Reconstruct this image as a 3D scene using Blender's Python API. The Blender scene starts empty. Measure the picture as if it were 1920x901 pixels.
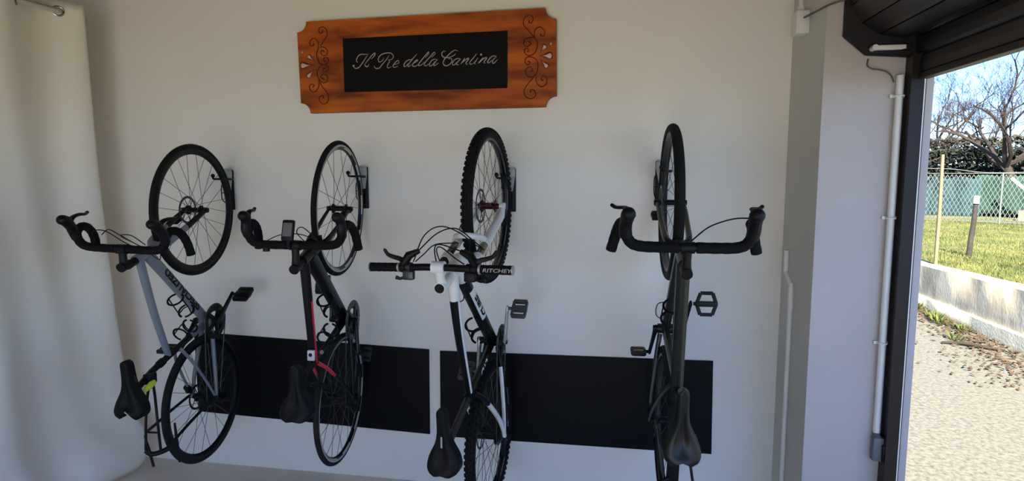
import bpy, bmesh, math, random
from mathutils import Vector, Matrix, noise
random.seed(7)
PI = math.pi
sc = bpy.context.scene
COL = sc.collection

# ------------------------------------------------------------------ camera
F_PX, YAW, PITCH, ROLL, DIST, HEIGHT = 1157.0, 0.174535, -0.114136, -0.002121, 3.2466, 1.7876
_cy, _sy, _cp, _sp, _cr, _sr = math.cos(YAW), math.sin(YAW), math.cos(PITCH), math.sin(PITCH), math.cos(ROLL), math.sin(ROLL)
fwd = Vector((-_sy * _cp, _cy * _cp, _sp))
right = Vector((_cy, _sy, 0))
up = right.cross(fwd)
r2 = right * _cr + up * _sr
u2 = -right * _sr + up * _cr
cam_data = bpy.data.cameras.new('camera')
cam_data.sensor_width = 36
cam_data.lens = F_PX / 1920 * 36
cam_data.clip_start = 0.05
cam_data.clip_end = 500
cam = bpy.data.objects.new('camera', cam_data)
COL.objects.link(cam)
cam.matrix_world = Matrix(((r2.x, u2.x, -fwd.x, 0), (r2.y, u2.y, -fwd.y, -DIST), (r2.z, u2.z, -fwd.z, HEIGHT), (0, 0, 0, 1)))
sc.camera = cam

# ------------------------------------------------------------------ sky, sun, exposure
sc.view_settings.view_transform = 'Standard'
sc.view_settings.look = 'None'
sc.view_settings.gamma = 1
sc.view_settings.use_curve_mapping = False
sc.view_settings.exposure = 2.18
sc.cycles.use_denoising = True
sc.cycles.max_bounces = 14
sc.cycles.diffuse_bounces = 10
sc.cycles.sample_clamp_indirect = 8
SUN_DIR = Vector((-0.04, -0.75, 0.66)).normalized()     # towards the sun, behind the camera
w = bpy.data.worlds.new('sky')
sc.world = w
w.use_nodes = True
nt = w.node_tree
bg = nt.nodes['Background']
sky = nt.nodes.new('ShaderNodeTexSky')
sky.sky_type = 'NISHITA'
sky.sun_disc = False
sky.sun_elevation = math.asin(SUN_DIR.z)
sky.sun_rotation = math.atan2(SUN_DIR.x, SUN_DIR.y)
sky.air_density = 0.45
sky.dust_density = 0.0
sky.ozone_density = 3.0
tint = nt.nodes.new('ShaderNodeMix')                    # clear, rather blue winter sky
tint.data_type = 'RGBA'
tint.blend_type = 'MULTIPLY'
tint.inputs[0].default_value = 1.0
tint.inputs[7].default_value = (0.70, 0.82, 0.98, 1)
nt.links.new(sky.outputs[0], tint.inputs[6])
nt.links.new(tint.outputs[2], bg.inputs[0])
bg.inputs[1].default_value = 0.135
sun = bpy.data.lights.new('sun', 'SUN')
sun.energy = 6.6
sun.angle = 0.009
sun.color = (1.0, 0.90, 0.74)
so = bpy.data.objects.new('sun', sun)
COL.objects.link(so)
so.rotation_euler = SUN_DIR.to_track_quat('Z', 'Y').to_euler()


def portal(name, loc, rot, sx, sy):
    """sampling portal in a wall opening (gives off no light of its own)"""
    l = bpy.data.lights.new(name, 'AREA')
    l.shape = 'RECTANGLE'
    l.size, l.size_y = sx, sy
    l.cycles.is_portal = True
    o = bpy.data.objects.new(name, l)
    COL.objects.link(o)
    o.location = loc
    o.rotation_euler = rot
    return o


# ------------------------------------------------------------------ materials
def lin(c):
    return tuple((x / 12.92 if x <= 0.04045 else ((x + 0.055) / 1.055) ** 2.4) for x in c)


def rgb(r, g, b):
    return lin((r / 255, g / 255, b / 255)) + (1,)


def mat(name, col, rough=0.5, metal=0.0, var=0.0, scale=8.0, bump=0.0, bscale=60.0, col2=None, coat=0.0, stretch=(1, 1, 1), spec=None):
    m = bpy.data.materials.new(name)
    m.use_nodes = True
    n, l = m.node_tree.nodes, m.node_tree.links
    b = n['Principled BSDF']
    b.inputs['Base Color'].default_value = col
    b.inputs['Roughness'].default_value = rough
    b.inputs['Metallic'].default_value = metal
    if coat:
        b.inputs['Coat Weight'].default_value = coat
        b.inputs['Coat Roughness'].default_value = 0.08
    if spec is not None:
        b.inputs['Specular IOR Level'].default_value = spec
    tc = n.new('ShaderNodeTexCoord')
    mp = n.new('ShaderNodeMapping')
    mp.inputs['Scale'].default_value = stretch
    l.new(tc.outputs['Object'], mp.inputs[0])
    if var or col2:
        t = n.new('ShaderNodeTexNoise')
        t.inputs['Scale'].default_value = scale
        t.inputs['Detail'].default_value = 6
        l.new(mp.outputs[0], t.inputs['Vector'])
        r = n.new('ShaderNodeValToRGB')
        c2 = col2 or tuple(max(0, x * (1 - var)) for x in col[:3]) + (1,)
        r.color_ramp.elements[0].color = c2
        r.color_ramp.elements[1].color = col
        r.color_ramp.elements[0].position = 0.35
        r.color_ramp.elements[1].position = 0.65
        l.new(t.outputs[0], r.inputs[0])
        l.new(r.outputs[0], b.inputs['Base Color'])
    if bump:
        t2 = n.new('ShaderNodeTexNoise')
        t2.inputs['Scale'].default_value = bscale
        t2.inputs['Detail'].default_value = 4
        l.new(mp.outputs[0], t2.inputs['Vector'])
        bp = n.new('ShaderNodeBump')
        bp.inputs['Strength'].default_value = bump
        bp.inputs['Distance'].default_value = 0.01
        l.new(t2.outputs[0], bp.inputs['Height'])
        l.new(bp.outputs[0], b.inputs['Normal'])
    return m


M = {}
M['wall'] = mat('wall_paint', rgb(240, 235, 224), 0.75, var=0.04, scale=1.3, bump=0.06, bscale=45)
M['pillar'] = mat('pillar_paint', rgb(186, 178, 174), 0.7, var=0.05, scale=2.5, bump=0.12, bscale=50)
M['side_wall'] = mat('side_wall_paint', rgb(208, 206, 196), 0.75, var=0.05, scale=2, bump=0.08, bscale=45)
M['ceiling'] = mat('ceiling_paint', rgb(112, 104, 94), 0.8, var=0.03)
M['floor'] = mat('floor_concrete', rgb(234, 226, 212), 0.55, var=0.18, scale=3, bump=0.05)
M['panel'] = mat('black_panel', rgb(9, 9, 11), 0.5, var=0.2, scale=2, spec=0.15)
M['wood'] = mat('stained_wood', rgb(198, 100, 20), 0.55, col2=rgb(112, 42, 10), scale=3.2, stretch=(0.9, 3, 4.5), bump=0.04, coat=0.1, spec=0.25)
M['wood_edge'] = mat('dark_wood_edge', rgb(60, 26, 12), 0.6)
M['chalk'] = mat('chalkboard', rgb(10, 7, 6), 0.7, spec=0.2)
M['letter'] = mat('chalk_white', rgb(176, 168, 162), 0.7)
M['scroll'] = mat('scroll_red', rgb(98, 26, 14), 0.4)
M['petal'] = mat('petal_pink', rgb(214, 178, 160), 0.4)
M['rubber'] = mat('tyre_rubber', rgb(24, 23, 22), 0.8, var=0.25, scale=30, bump=0.1, bscale=200, spec=0.2)
M['rubber_grey'] = mat('tyre_rubber_worn', rgb(36, 35, 34), 0.8, var=0.25, scale=30, bump=0.1, bscale=200, spec=0.25)
M['black'] = mat('matte_black', rgb(12, 12, 12), 0.5, var=0.15, scale=20, spec=0.25)
M['gloss_black'] = mat('gloss_black', rgb(9, 9, 10), 0.3, coat=0.1, spec=0.3)
M['tape'] = mat('bar_tape', rgb(12, 12, 12), 0.8, bump=0.25, bscale=120, spec=0.2)
M['steel'] = mat('spoke_steel', rgb(84, 82, 76), 0.4, 0.7)
M['black_spoke'] = mat('black_spoke', rgb(40, 40, 40), 0.4, 0.5)
M['alloy'] = mat('alloy', rgb(178, 178, 178), 0.35, 0.55, var=0.1)
M['decal'] = mat('decal_white', rgb(196, 194, 190), 0.5)
M['pedal_metal'] = mat('pedal_metal', rgb(92, 92, 92), 0.4, 0.5)
M['dark_alloy'] = mat('dark_alloy', rgb(70, 70, 72), 0.35, 0.8)
M['chain'] = mat('chain_steel', rgb(80, 78, 74), 0.4, 0.85)
M['grey_paint'] = mat('grey_blue_paint', rgb(122, 128, 137), 0.35, var=0.03, coat=0.2)
M['carbon'] = mat('black_frame_paint', rgb(9, 9, 10), 0.4, spec=0.25)
M['red'] = mat('red_paint', rgb(206, 30, 62), 0.35, coat=0.3)
M['white'] = mat('white_paint', rgb(228, 227, 222), 0.28, coat=0.4)
M['green_grey'] = mat('olive_grey_paint', rgb(30, 33, 27), 0.3, 0.0, coat=0.15, spec=0.35)
M['stanchion'] = mat('fork_stanchion', rgb(120, 118, 100), 0.22, 0.8)
M['hub_red'] = mat('red_hub', rgb(74, 16, 20), 0.35, 0.6)
M['saddle'] = mat('saddle_vinyl', rgb(11, 11, 12), 0.55, bump=0.05, bscale=150, spec=0.2)
M['saddle_gloss'] = mat('saddle_leather', rgb(20, 21, 18), 0.38, spec=0.35)
M['yellow'] = mat('fluorescent_yellow', rgb(214, 222, 60), 0.45)
M['blue'] = mat('blue_decal', rgb(70, 150, 190), 0.4)
M['tan'] = mat('tan_pedal', rgb(120, 96, 58), 0.5)
M['screen'] = mat('computer_screen', rgb(105, 106, 104), 0.2)
M['plastic'] = mat('white_plastic', rgb(226, 224, 218), 0.45)
M['grey_plastic'] = mat('grey_plastic', rgb(104, 104, 106), 0.4)
M['bracket_grey'] = mat('bracket_grey', rgb(176, 176, 172), 0.45, 0.0)
M['shutter'] = mat('shutter_brown', rgb(26, 21, 20), 0.45, 0.0, var=0.2, scale=6)
M['shutter_lit'] = mat('shutter_slat_lit', rgb(48, 42, 39), 0.4, 0.1, var=0.15, scale=6)  # lighter copy of the shutter brown: light painted onto some rolled slats
M['guide'] = mat('guide_rail_paint', rgb(36, 29, 26), 0.45, 0.0, spec=0.25)
M['brush'] = mat('brush_strip', rgb(22, 22, 20), 0.9)
M['cable'] = mat('cable_brown', rgb(92, 86, 70), 0.6)
M['rod'] = mat('curtain_rod_metal', rgb(196, 193, 186), 0.35, 0.4)
M['eyelet'] = mat('eyelet_chrome', rgb(150, 148, 144), 0.2, 0.95)
M['reveal'] = mat('reveal_render', rgb(190, 176, 154), 0.85, var=0.06, bump=0.2, bscale=90)


# ------------------------------------------------------------------ mesh helpers
def V(*a):
    return Vector(a)


def crom(pts, n=6, closed=False):
    """Catmull-Rom through the points"""
    P = [Vector(p) for p in pts]
    out = []
    k = len(P)
    rng = range(k) if closed else range(k - 1)
    for i in rng:
        p0 = P[(i - 1) % k] if closed or i > 0 else P[0] * 2 - P[1]
        p1, p2 = P[i], P[(i + 1) % k]
        p3 = P[(i + 2) % k] if closed or i + 2 < k else P[-1] * 2 - P[-2]
        for j in range(n):
            t = j / n
            out.append(0.5 * ((2 * p1) + (p2 - p0) * t + (2 * p0 - 5 * p1 + 4 * p2 - p3) * t * t + (3 * p1 - p0 - 3 * p2 + p3) * t ** 3))
    if not closed:
        out.append(P[-1].copy())
    return out


class MB:
    def __init__(self):
        self.v, self.f, self.m = [], [], []

    def add(self, vs, fs, mi=0):
        o = len(self.v)
        self.v += [tuple(x) for x in vs]
        self.f += [tuple(i + o for i in q) for q in fs]
        self.m += [mi] * len(fs) if isinstance(mi, int) else list(mi)
        return self

    def box(self, lo, hi, mi=0, bev=0.0):
        (x0, y0, z0), (x1, y1, z1) = lo, hi
        if bev <= 0:
            vs = [(x, y, z) for z in (z0, z1) for y in (y0, y1) for x in (x0, x1)]
            return self.add(vs, [(0, 2, 3, 1), (4, 5, 7, 6), (0, 1, 5, 4), (2, 6, 7, 3), (0, 4, 6, 2), (1, 3, 7, 5)], mi)
        bm = bmesh.new()
        bmesh.ops.create_cube(bm, size=1)
        for q in bm.verts:
            q.co = ((x0 + x1) / 2 + q.co.x * (x1 - x0), (y0 + y1) / 2 + q.co.y * (y1 - y0), (z0 + z1) / 2 + q.co.z * (z1 - z0))
        bmesh.ops.bevel(bm, geom=bm.edges[:], offset=bev, segments=2, affect='EDGES', profile=0.5)
        bm.verts.index_update()
        self.add([q.co for q in bm.verts], [[q.index for q in f.verts] for f in bm.faces], mi)
        bm.free()
        return self

    def tube(self, path, r, n=10, closed=False, mi=0, caps=True, sq=1.0, upv=None, pw=1.0, mfun=None):
        """round (or squashed: sq scales the second axis; pw<1 squarer) tube along a path; r one radius or one per point"""
        P = [Vector(p) for p in path]
        k = len(P)
        R = r if isinstance(r, (list, tuple)) else [r] * k
        S = sq if isinstance(sq, (list, tuple)) else [sq] * k
        T = []
        for i in range(k):
            a = P[(i - 1) % k] if closed or i else P[0]
            b = P[(i + 1) % k] if closed or i + 1 < k else P[-1]
            t = (b - a)
            T.append(t.normalized() if t.length > 1e-9 else Vector((0, 0, 1)))
        if upv is not None:
            u = Vector(upv)
        else:
            u = Vector((0, 0, 1)) if abs(T[0].z) < 0.9 else Vector((1, 0, 0))
        vs, fs, ms = [], [], []
        for i in range(k):
            if upv is not None:
                u = Vector(upv)
            u = u - T[i] * u.dot(T[i])
            if u.length < 1e-6:
                u = T[i].orthogonal()
            u.normalize()
            v = T[i].cross(u)
            for j in range(n):
                a = 2 * PI * j / n
                c, s = math.cos(a), math.sin(a)
                if pw != 1.0:
                    c = math.copysign(abs(c) ** pw, c)
                    s = math.copysign(abs(s) ** pw, s)
                vs.append(P[i] + u * (R[i] * c) + v * (R[i] * S[i] * s))
        for i in range(k if closed else k - 1):
            for j in range(n):
                a, b = i * n + j, i * n + (j + 1) % n
                c, d = ((i + 1) % k) * n + (j + 1) % n, ((i + 1) % k) * n + j
                fs.append((a, b, c, d))
                ms.append(mfun(i / max(1, k - 2), (j + 0.5) / n) if mfun else mi)
        if caps and not closed:
            fs.append(tuple(range(n - 1, -1, -1)))
            ms.append(ms[0] if mfun else mi)
            fs.append(tuple((k - 1) * n + j for j in range(n)))
            ms.append(ms[-2] if mfun else mi)
        return self.add(vs, fs, ms)

    def cyl(self, a, b, r, n=16, mi=0, r1=None):
        return self.tube([a, b], [r, r if r1 is None else r1], n, mi=mi)

    def lathe(self, prof, axis='y', c=(0, 0, 0), n=48, closed=True, mi=0, a0=0.0, a1=2 * PI):
        """turn a profile of (radius, along) round an axis through c"""
        k = len(prof)
        full = abs(a1 - a0 - 2 * PI) < 1e-6
        na = n if full else n + 1
        vs, fs = [], []
        for i in range(na):
            t = a0 + (a1 - a0) * i / n
            ct, st = math.cos(t), math.sin(t)
            for r, h in prof:
                if axis == 'y':
                    p = (r * ct, h, r * st)
                elif axis == 'x':
                    p = (h, r * ct, r * st)
                else:
                    p = (r * ct, r * st, h)
                vs.append((p[0] + c[0], p[1] + c[1], p[2] + c[2]))
        for i in range(n):
            for j in range(k if closed else k - 1):
                a, b = i * k + j, i * k + (j + 1) % k
                i2 = (i + 1) % na
                fs.append((a, b, i2 * k + (j + 1) % k, i2 * k + j))
        if not full:
            fs.append(tuple(range(k)))
            fs.append(tuple((na - 1) * k + j for j in range(k - 1, -1, -1)))
        return self.add(vs, fs, mi)

    def torus(self, R, r, axis='y', c=(0, 0, 0), n=48, k=10, mi=0, a0=0.0, a1=2 * PI):
        return self.lathe([(R + r * math.cos(2 * PI * j / k), r * math.sin(2 * PI * j / k)) for j in range(k)], axis, c, n, True, mi, a0, a1)

    def ball(self, c, r, n=12, mi=0, s=(1, 1, 1)):
        vs, fs = [], []
        m = n // 2
        for i in range(m + 1):
            th = PI * i / m
            for j in range(n):
                ph = 2 * PI * j / n
                vs.append((c[0] + r * s[0] * math.sin(th) * math.cos(ph), c[1] + r * s[1] * math.sin(th) * math.sin(ph), c[2] + r * s[2] * math.cos(th)))
        for i in range(m):
            for j in range(n):
                fs.append((i * n + j, (i + 1) * n + j, (i + 1) * n + (j + 1) % n, i * n + (j + 1) % n))
        return self.add(vs, fs, mi)

    def prism(self, poly, lo, hi, axis='y', mi=0):
        """extrude a polygon (2-D) along an axis"""
        k = len(poly)
        def p(q, h):
            return {'y': (q[0], h, q[1]), 'x': (h, q[0], q[1]), 'z': (q[0], q[1], h)}[axis]
        vs = [p(q, lo) for q in poly] + [p(q, hi) for q in poly]
        fs = [tuple(range(k - 1, -1, -1)), tuple(range(k, 2 * k))] + [(i, (i + 1) % k, k + (i + 1) % k, k + i) for i in range(k)]
        return self.add(vs, fs, mi)

    def mesh(self, name, mats, smooth=True, angle=40):
        me = bpy.data.meshes.new(name)
        me.from_pydata(self.v, [], self.f)
        for m in (mats if isinstance(mats, (list, tuple)) else [mats]):
            me.materials.append(M[m] if isinstance(m, str) else m)
        me.polygons.foreach_set('material_index', self.m)
        bm = bmesh.new()
        bm.from_mesh(me)
        bmesh.ops.remove_doubles(bm, verts=bm.verts, dist=1e-6)
        bmesh.ops.recalc_face_normals(bm, faces=bm.faces)
        bm.to_mesh(me)
        bm.free()
        if smooth:
            me.polygons.foreach_set('use_smooth', [True] * len(me.polygons))
            me.set_sharp_from_angle(angle=math.radians(angle))
        me.update()
        return me

    def obj(self, name, mats, parent=None, loc=(0, 0, 0), smooth=True, angle=40, label=None):
        return link(name, self.mesh(name, mats, smooth, angle), parent, loc, label)


def link(name, me, parent=None, loc=(0, 0, 0), label=None, rot=None):
    o = bpy.data.objects.new(name, me)
    COL.objects.link(o)
    o.parent = parent
    o.location = loc
    if rot:
        o.rotation_euler = rot
    if label:
        o['label'] = label
    return o


def tag(o, label, cat, group=None, kind=None):
    o['label'] = label
    o['category'] = cat
    if group:
        o['group'] = group
    if kind:
        o['kind'] = kind
    return o


def thing(name, label, cat, loc=(0, 0, 0), group=None):
    o = link(name, None, None, loc)
    return tag(o, label, cat, group)


def struct(name, mb, mats, smooth=False):
    o = mb.obj(name, mats, smooth=smooth)
    o['kind'] = 'structure'
    return o


def text_mesh(txt, height, depth=0.0006, bold=0.02, shear=0.0, stretch=1.0, sub=2):
    """flat print: lettering as a thin mesh, x along the writing, y up; returns verts, faces"""
    cu = bpy.data.curves.new('lettering', 'FONT')
    cu.body = txt
    cu.size = 1.0
    cu.offset = bold
    cu.shear = shear
    cu.fill_mode = 'FRONT'
    cu.resolution_u = 3
    o = bpy.data.objects.new('lettering', cu)
    COL.objects.link(o)
    dg = bpy.context.evaluated_depsgraph_get()
    me = bpy.data.meshes.new_from_object(o.evaluated_get(dg))
    bpy.data.objects.remove(o)
    bm = bmesh.new()
    bm.from_mesh(me)
    bpy.data.meshes.remove(me)
    for _ in range(sub):
        long = [e for e in bm.edges if e.calc_length() > 0.12]
        if long:
            bmesh.ops.subdivide_edges(bm, edges=long, cuts=1)
    bmesh.ops.triangulate(bm, faces=bm.faces[:])
    xs = [q.co.x for q in bm.verts]
    ys = [q.co.y for q in bm.verts]
    x0, x1, y0, y1 = min(xs), max(xs), min(ys), max(ys)
    s = height / (y1 - y0)
    bm.verts.index_update()
    vs = [((q.co.x - x0) * s * stretch, (q.co.y - y0) * s) for q in bm.verts]
    fs = [[q.index for q in f.verts] for f in bm.faces]
    bm.free()
    return vs, fs, (x1 - x0) * s * stretch


# ------------------------------------------------------------------ the room
XA = 0.80          # right side wall, room face
YB = -0.505        # near face of the pillar: reveal of the shutter opening
NEAR = -5.2        # where the shutter opening ends, behind the camera
CEIL = 3.0
FRONT = -7.2
LEFT = -3.75
struct('floor', MB().box((LEFT - 0.2, FRONT, -0.25), (1.21, 0.2, 0.0)), 'floor')
struct('ceiling', MB().box((LEFT - 0.2, FRONT, CEIL), (1.35, 0.2, CEIL + 0.2)), 'ceiling')
struct('wall_back', MB().box((LEFT - 0.2, 0, -0.2), (1.21, 0.22, CEIL)), 'wall')
struct('wall_left', MB().box((LEFT - 0.2, FRONT, -0.2), (LEFT, 0, CEIL)), 'wall')
wr = MB()
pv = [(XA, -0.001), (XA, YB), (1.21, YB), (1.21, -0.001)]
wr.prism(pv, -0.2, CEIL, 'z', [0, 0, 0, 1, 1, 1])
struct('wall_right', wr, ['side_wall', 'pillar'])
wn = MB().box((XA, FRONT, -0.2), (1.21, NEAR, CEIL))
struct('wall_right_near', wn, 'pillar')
struct('trim_1', MB().box((1.275, NEAR, 2.26), (1.35, YB, CEIL)).box((1.172, NEAR, 2.2), (1.35, YB, 2.26)), 'reveal')
# front wall behind the camera, unseen; its wide doorway is added for fill light
wf = MB()
wf.box((LEFT, FRONT - 0.2, -0.2), (-2.7, FRONT, CEIL)).box((-2.7, FRONT - 0.2, 2.45), (0.3, FRONT, CEIL)).box((0.3, FRONT - 0.2, -0.2), (1.21, FRONT, CEIL))
struct('wall_front', wf, 'wall')
portal('shutter_portal', (1.20, (YB + NEAR) / 2, 1.08), (0, PI / 2, 0), 2.16, YB - NEAR)
portal('fill_doorway_portal', (-1.2, FRONT - 0.02, 1.22), (PI / 2, 0, 0), 3.0, 2.45)

# ------------------------------------------------------------------ black panels on the back wall
def panel(corners, label):
    mb = MB()
    y0, y1 = -0.008, -0.0005
    vs = [(x, y, z) for y in (y0, y1) for x, z in corners]
    mb.add(vs, [(3, 2, 1, 0), (4, 5, 6, 7), (0, 1, 5, 4), (1, 2, 6, 5), (2, 3, 7, 6), (3, 0, 4, 7)])
    tag(mb.obj('wall_panel', 'panel', smooth=False), label, 'wall panel', 'black boards low on the back wall')


panel([(-2.515, 0.327), (-1.05, 0.291), (-1.046, 0.787), (-2.515, 0.822)], 'black flat rectangular board low on white wall behind the two left drop-bar bikes')
panel([(-0.986, 0.284), (0.494, 0.297), (0.486, 0.801), (-0.982, 0.782)], 'black flat rectangular board low on white wall behind white mountain bike and olive bike')

# ------------------------------------------------------------------ wooden sign
LETTERS = [[(-1406,2363),(-1414,2368),(-1413,2380),(-1402,2397),(-1385,2404),(-1370,2403),(-1346,2404)],[(-1350,2400),(-1374,2368),(-1395,2342),(-1409,2333),(-1423,2332),(-1433,2343)],[(-1368,2351),(-1347,2375),(-1323,2399),(-1309,2408),(-1311,2395),(-1330,2377)],[(-1368,2351),(-1367,2345),(-1355,2338),(-1343,2350)],[(-1229,2394),(-1248,2369),(-1271,2346),(-1284,2331),(-1300,2327),(-1313,2334),(-1313,2343)],[(-1261,2383),(-1263,2372),(-1282,2360),(-1290,2368),(-1288,2384),(-1272,2399),(-1247,2406),(-1222,2405),(-1208,2395),(-1206,2383),(-1217,2372),(-1235,2371)],[(-1235,2371),(-1227,2363),(-1235,2350),(-1241,2338),(-1236,2328),(-1218,2334)],[(-1202,2344),(-1176,2353),(-1179,2365),(-1192,2359),(-1206,2344),(-1209,2335),(-1198,2330),(-1181,2337)],[(-1101,2370),(-1117,2366),(-1131,2362),(-1144,2349),(-1148,2336),(-1139,2333),(-1124,2348)],[(-1074,2395),(-1097,2373),(-1116,2351),(-1126,2339),(-1121,2332),(-1106,2341)],[(-1101,2344),(-1080,2356),(-1070,2363),(-1080,2363),(-1093,2350),(-1101,2340),(-1095,2332),(-1080,2334),(-1067,2343)],[(-1029,2375),(-1014,2390),(-1009,2404),(-1019,2396),(-1042,2371),(-1067,2342),(-1064,2335),(-1047,2341),(-1034,2354)],[(-995,2374),(-976,2393),(-981,2401),(-999,2382),(-1021,2361),(-1034,2345),(-1034,2336),(-1025,2333),(-1008,2344)],[(-963,2362),(-979,2365),(-995,2358),(-1005,2344),(-1007,2335),(-1000,2330),(-987,2341),(-976,2354)],[(-962,2363),(-979,2345),(-984,2334),(-976,2334),(-956,2346)],[(-918,2401),(-927,2405),(-938,2395),(-936,2381),(-922,2372),(-896,2373),(-874,2381),(-862,2391)],[(-851,2402),(-863,2408),(-881,2402),(-903,2384),(-922,2366),(-932,2347),(-924,2332),(-908,2331),(-889,2344),(-884,2358),(-889,2366),(-904,2365)],[(-837,2363),(-853,2365),(-869,2359),(-880,2346),(-881,2335),(-872,2333),(-857,2347)],[(-837,2363),(-853,2348),(-861,2335),(-846,2333)],[(-814,2367),(-826,2349),(-837,2337)],[(-832,2341),(-814,2355),(-797,2365),(-794,2360),(-807,2345),(-808,2335),(-798,2336)],[(-749,2387),(-771,2363),(-787,2344),(-785,2334),(-771,2337)],[(-744,2365),(-756,2349),(-766,2339),(-757,2335)],[(-715,2366),(-732,2349),(-744,2336)],[(-737,2339),(-719,2356),(-701,2365),(-698,2360),(-710,2347),(-712,2339),(-703,2338)],[(-645,2370),(-661,2372),(-675,2366),(-689,2351),(-694,2340),(-684,2339),(-671,2351)],[(-645,2370),(-662,2354),(-668,2342),(-661,2335),(-640,2353)]]
DOTS = [(-1432,2345),(-727,2381)]
SCROLLS = [[(-1619,2458),(-1593,2493),(-1578,2519),(-1588,2547),(-1609,2556),(-1627,2546),(-1624,2526),(-1607,2526),(-1606,2538)],[(-1634,2379),(-1645,2413),(-1633,2450),(-1636,2481),(-1659,2498),(-1681,2482),(-1679,2460),(-1661,2460),(-1660,2471)],[(-1622,2450),(-1601,2449),(-1582,2432),(-1587,2408),(-1609,2406),(-1620,2420),(-1610,2433),(-1600,2425)],[(-1642,2396),(-1631,2368),(-1614,2357),(-1589,2361),(-1576,2380),(-1585,2394),(-1603,2392),(-1604,2376),(-1592,2375)],[(-1614,2357),(-1589,2353),(-1579,2334),(-1591,2320),(-1609,2323),(-1608,2337),(-1596,2337)],[(-1614,2357),(-1639,2335),(-1646,2308),(-1632,2274),(-1608,2260),(-1587,2273),(-1589,2298),(-1612,2307),(-1625,2291),(-1610,2282)],[(-1638,2275),(-1639,2241),(-1662,2214),(-1686,2220),(-1694,2243),(-1681,2256),(-1667,2248),(-1673,2237)],[(-1632,2263),(-1612,2232),(-1586,2196),(-1588,2162),(-1613,2146),(-1636,2163),(-1636,2186),(-1617,2191),(-1615,2177)],[(-449,2456),(-480,2493),(-505,2523),(-500,2553),(-477,2568),(-457,2554),(-460,2532),(-477,2530),(-475,2541)],[(-437,2402),(-433,2429),(-449,2467),(-443,2497),(-421,2507),(-398,2489),(-398,2465),(-415,2463),(-417,2474)],[(-449,2454),(-474,2457),(-500,2445),(-502,2420),(-480,2414),(-466,2427),(-477,2437)],[(-433,2418),(-443,2385),(-474,2367),(-497,2379),(-498,2401),(-482,2403),(-477,2389),(-486,2387)],[(-468,2362),(-491,2357),(-497,2335),(-482,2321),(-471,2334),(-481,2340)],[(-468,2362),(-440,2347),(-430,2309),(-443,2271),(-471,2258),(-494,2278),(-488,2305),(-468,2310),(-457,2293),(-469,2288)],[(-440,2270),(-437,2232),(-411,2209),(-386,2225),(-386,2253),(-403,2264),(-414,2248),(-403,2241)],[(-451,2260),(-485,2222),(-502,2189),(-491,2161),(-465,2150),(-442,2166),(-448,2191),(-468,2197),(-467,2182)]]
PETALS = [(-1659,2356),(-1745,2355),(-1655,2374),(-1699,2409),(-1660,2336),(-1705,2290),(-426,2365),(-354,2363),(-420,2385),(-388,2416),(-418,2348),(-378,2304)]
SCREWS = [(-1729, 2427), (-364, 2423)]

sign = thing('wooden_sign', 'orange-brown stained wooden sign with black centre board and white script lettering high on the wall', 'sign', (-1.05, -0.004, 2.35))
def sl(x, y, z):
    return (x + 1.05, y + 0.004, z - 2.35)
# outline: notched corners bitten out by quarter circles
poly = []
def arc(c, r, a0, a1, n=6):
    return [(c[0] + r * math.cos(math.radians(a0 + (a1 - a0) * i / n)), c[1] + r * math.sin(math.radians(a0 + (a1 - a0) * i / n))) for i in range(n + 1)]
rr = 0.055
poly += arc((-1.755, 2.587), rr, -90, 0)
poly += arc((-0.339, 2.6), rr, 180, 270)
poly += arc((-0.335, 2.108), rr, 90, 180)
poly += arc((-1.749, 2.099), rr, 0, 90)
fb = MB()
k = len(poly)
vs = [sl(x, -0.03, z) for x, z in poly] + [sl(x, -0.004, z) for x, z in poly]
fs = [tuple(range(k)), tuple(range(2 * k - 1, k - 1, -1))] + [(i, (i + 1) % k, k + (i + 1) % k, k + i) for i in range(k)]
fb.add(vs, fs, [0, 1] + [1] * k)
fb.obj('board', ['wood', 'wood_edge'], sign, smooth=False)
cb = MB()
ip = [(-1.49, 2.207), (-0.589, 2.208), (-0.588, 2.496), (-1.49, 2.490)]
cb.prism([(x + 1.05, z - 2.35) for x, z in ip], -0.0285, -0.0255, 'y')
cbo = cb.obj('centre_board', 'chalk', sign, smooth=False)
k_ = 0
for cnt in (2, 2, 3, 1, 2, 1, 1, 1, 2, 2, 2, 2, 1, 1, 2, 2):        # strokes of each handwritten letter
    lt = MB()
    for st in LETTERS[k_:k_ + cnt]:
        p = crom([sl(x / 1000, -0.0335, z / 1000) for x, z in st], 5)
        n_ = len(p)
        lt.tube(p, [0.0009 + 0.0016 * math.sin(PI * i / (n_ - 1)) ** 0.6 for i in range(n_)], 6, sq=0.5, upv=(0, 0, 1))
    k_ += cnt
    lt.obj('letter', 'letter', cbo)
for x, z in DOTS:
    MB().ball(sl(x / 1000, -0.0335, z / 1000), 0.0055, 8, s=(1, 0.2, 1)).obj('letter_dot', 'letter', cbo)
for st in SCROLLS:
    p = crom([sl(x / 1000, -0.031, z / 1000) for x, z in st], 6)
    MB().tube(p, [0.0046] * (len(p) - 8) + [0.0046 + 0.0004 * i for i in range(8)], 6, sq=0.5, upv=(0, -1, 0)).obj('scroll', 'scroll', sign)
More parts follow.
